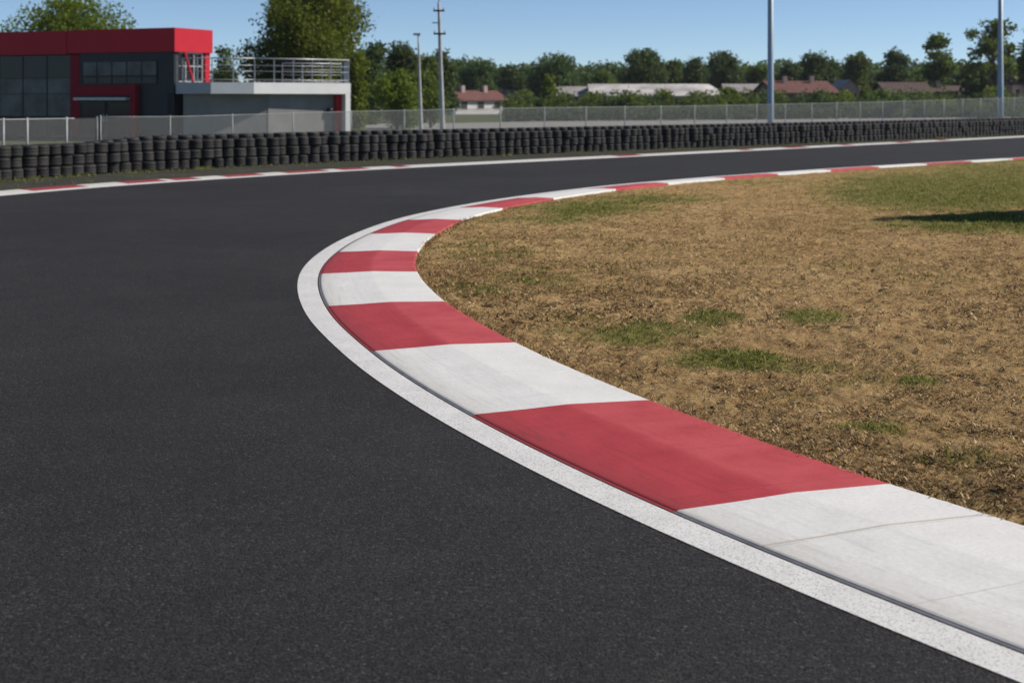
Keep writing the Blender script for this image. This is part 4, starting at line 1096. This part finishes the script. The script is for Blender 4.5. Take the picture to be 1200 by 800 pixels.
house('house', 'greyish roofed low house behind the thick mast', 853, 906, 216, 108, 98, 8, 'house_brown', 'roof_grey', nwin=3)
house('house', 'long house with a wide red tiled roof right of the thick mast', 908, 984, 208, 108, 94.5, 9, 'house_brown', 'roof_red', nwin=4, chim=2, turn=12)
house('house', 'pink gabled house at the right end of the long red roof', 985, 1006, 214, 104, 94, 8, 'house_pink', 'roof_grey', ridge='y', nwin=2)
house('house', 'brown house with a low dark roof left of the lollipop tree', 1040, 1092, 196, 108, 96, 8, 'house_brown', 'roof_brown', nwin=3)
house('house', 'brown house with a low dark roof right of the lollipop tree', 1096, 1136, 200, 107, 100, 8, 'house_brown', 'roof_brown', nwin=2, chim=1)
house('house', 'pale pink house at the right edge behind the slimmer mast', 1172, 1235, 200, 98, 89, 6, 'house_pink', 'roof_red', nwin=3, turn=40)

# unseen conical tree, added off to the right to cast the pointed turf shadow
tree('added_conifer', 'unseen dense conical tree added beyond the right edge to throw the pointed shadow', 14.9, 23.7, 7.0, 7.6, kind='cone', mat='leaf_dark', nclump=3600, per=12, leaf=0.24, base=0.02, clump=0.45)

# ------------------------------------------------------------------ air
hz = MB(); hz.prism([(-2600, -400), (2600, -400), (2600, 4200), (-2600, 4200)], -1.1, 16.0)
hm = bpy.data.materials.new('thin_air'); hm.use_nodes = True; hn = hm.node_tree
hn.nodes.remove(hn.nodes['Principled BSDF']); pv = hn.nodes.new('ShaderNodeVolumePrincipled')
pv.inputs['Color'].default_value = (0.90, 0.94, 1.0, 1); pv.inputs['Density'].default_value = 0.00011; pv.inputs['Anisotropy'].default_value = 0.2
hn.links.new(pv.outputs[0], hn.nodes['Material Output'].inputs['Volume'])
tag(hz.build('haze', hm), 'thin pale haze that softens the far trees and houses', 'haze', kind='stuff')
# ------------------------------------------------------------------ camera, light, sky
cam = bpy.data.cameras.new('camera'); co = bpy.data.objects.new('camera', cam); COL.objects.link(co)
co.location = (0, 0, CAMH); co.rotation_euler = (math.pi/2, 0, 0)
cam.sensor_width = 36.0; cam.lens = F/1200*36.0
cam.shift_y = -(400-HOR)/1200.0
cam.clip_start = 0.1; cam.clip_end = 6000
cam.dof.use_dof = True; cam.dof.focus_distance = 9.5; cam.dof.aperture_fstop = 3.0
SC.camera = co
SUN_EL, SX, SY = math.radians(38), 0.99, 0.09
d = Vector((SX*math.cos(SUN_EL), SY*math.cos(SUN_EL), math.sin(SUN_EL))).normalized()
sl = bpy.data.lights.new('sun', 'SUN'); sl.energy = 4.9; sl.angle = math.radians(0.55); sl.color = (1.0, 0.925, 0.82)
so_ = bpy.data.objects.new('sun', sl); COL.objects.link(so_); so_.rotation_euler = d.to_track_quat('Z', 'Y').to_euler(); so_.location = (30, 5, 40)
w = bpy.data.worlds.new('World'); SC.world = w; w.use_nodes = True
nt = w.node_tree; bg = nt.nodes['Background']
sky = nt.nodes.new('ShaderNodeTexSky'); sky.sky_type = 'NISHITA'; sky.sun_disc = False
sky.sun_elevation = SUN_EL; sky.sun_rotation = math.atan2(SX, SY)
sky.altitude = 2500; sky.air_density = 1.0; sky.dust_density = 0.35; sky.ozone_density = 3.0
tc = nt.nodes.new('ShaderNodeTexCoord'); mp = nt.nodes.new('ShaderNodeMapping')
mp.inputs['Scale'].default_value = (1, 1, 1.4); mp.inputs['Location'].default_value = (0, 0, 0.02)
nt.links.new(tc.outputs['Generated'], mp.inputs[0]); nt.links.new(mp.outputs[0], sky.inputs[0])
nt.links.new(sky.outputs[0], bg.inputs[0]); bg.inputs[1].default_value = 0.118
SC.view_settings.view_transform = 'Standard'; SC.view_settings.look = 'None'; SC.view_settings.exposure = 0.0; SC.view_settings.gamma = 1.0
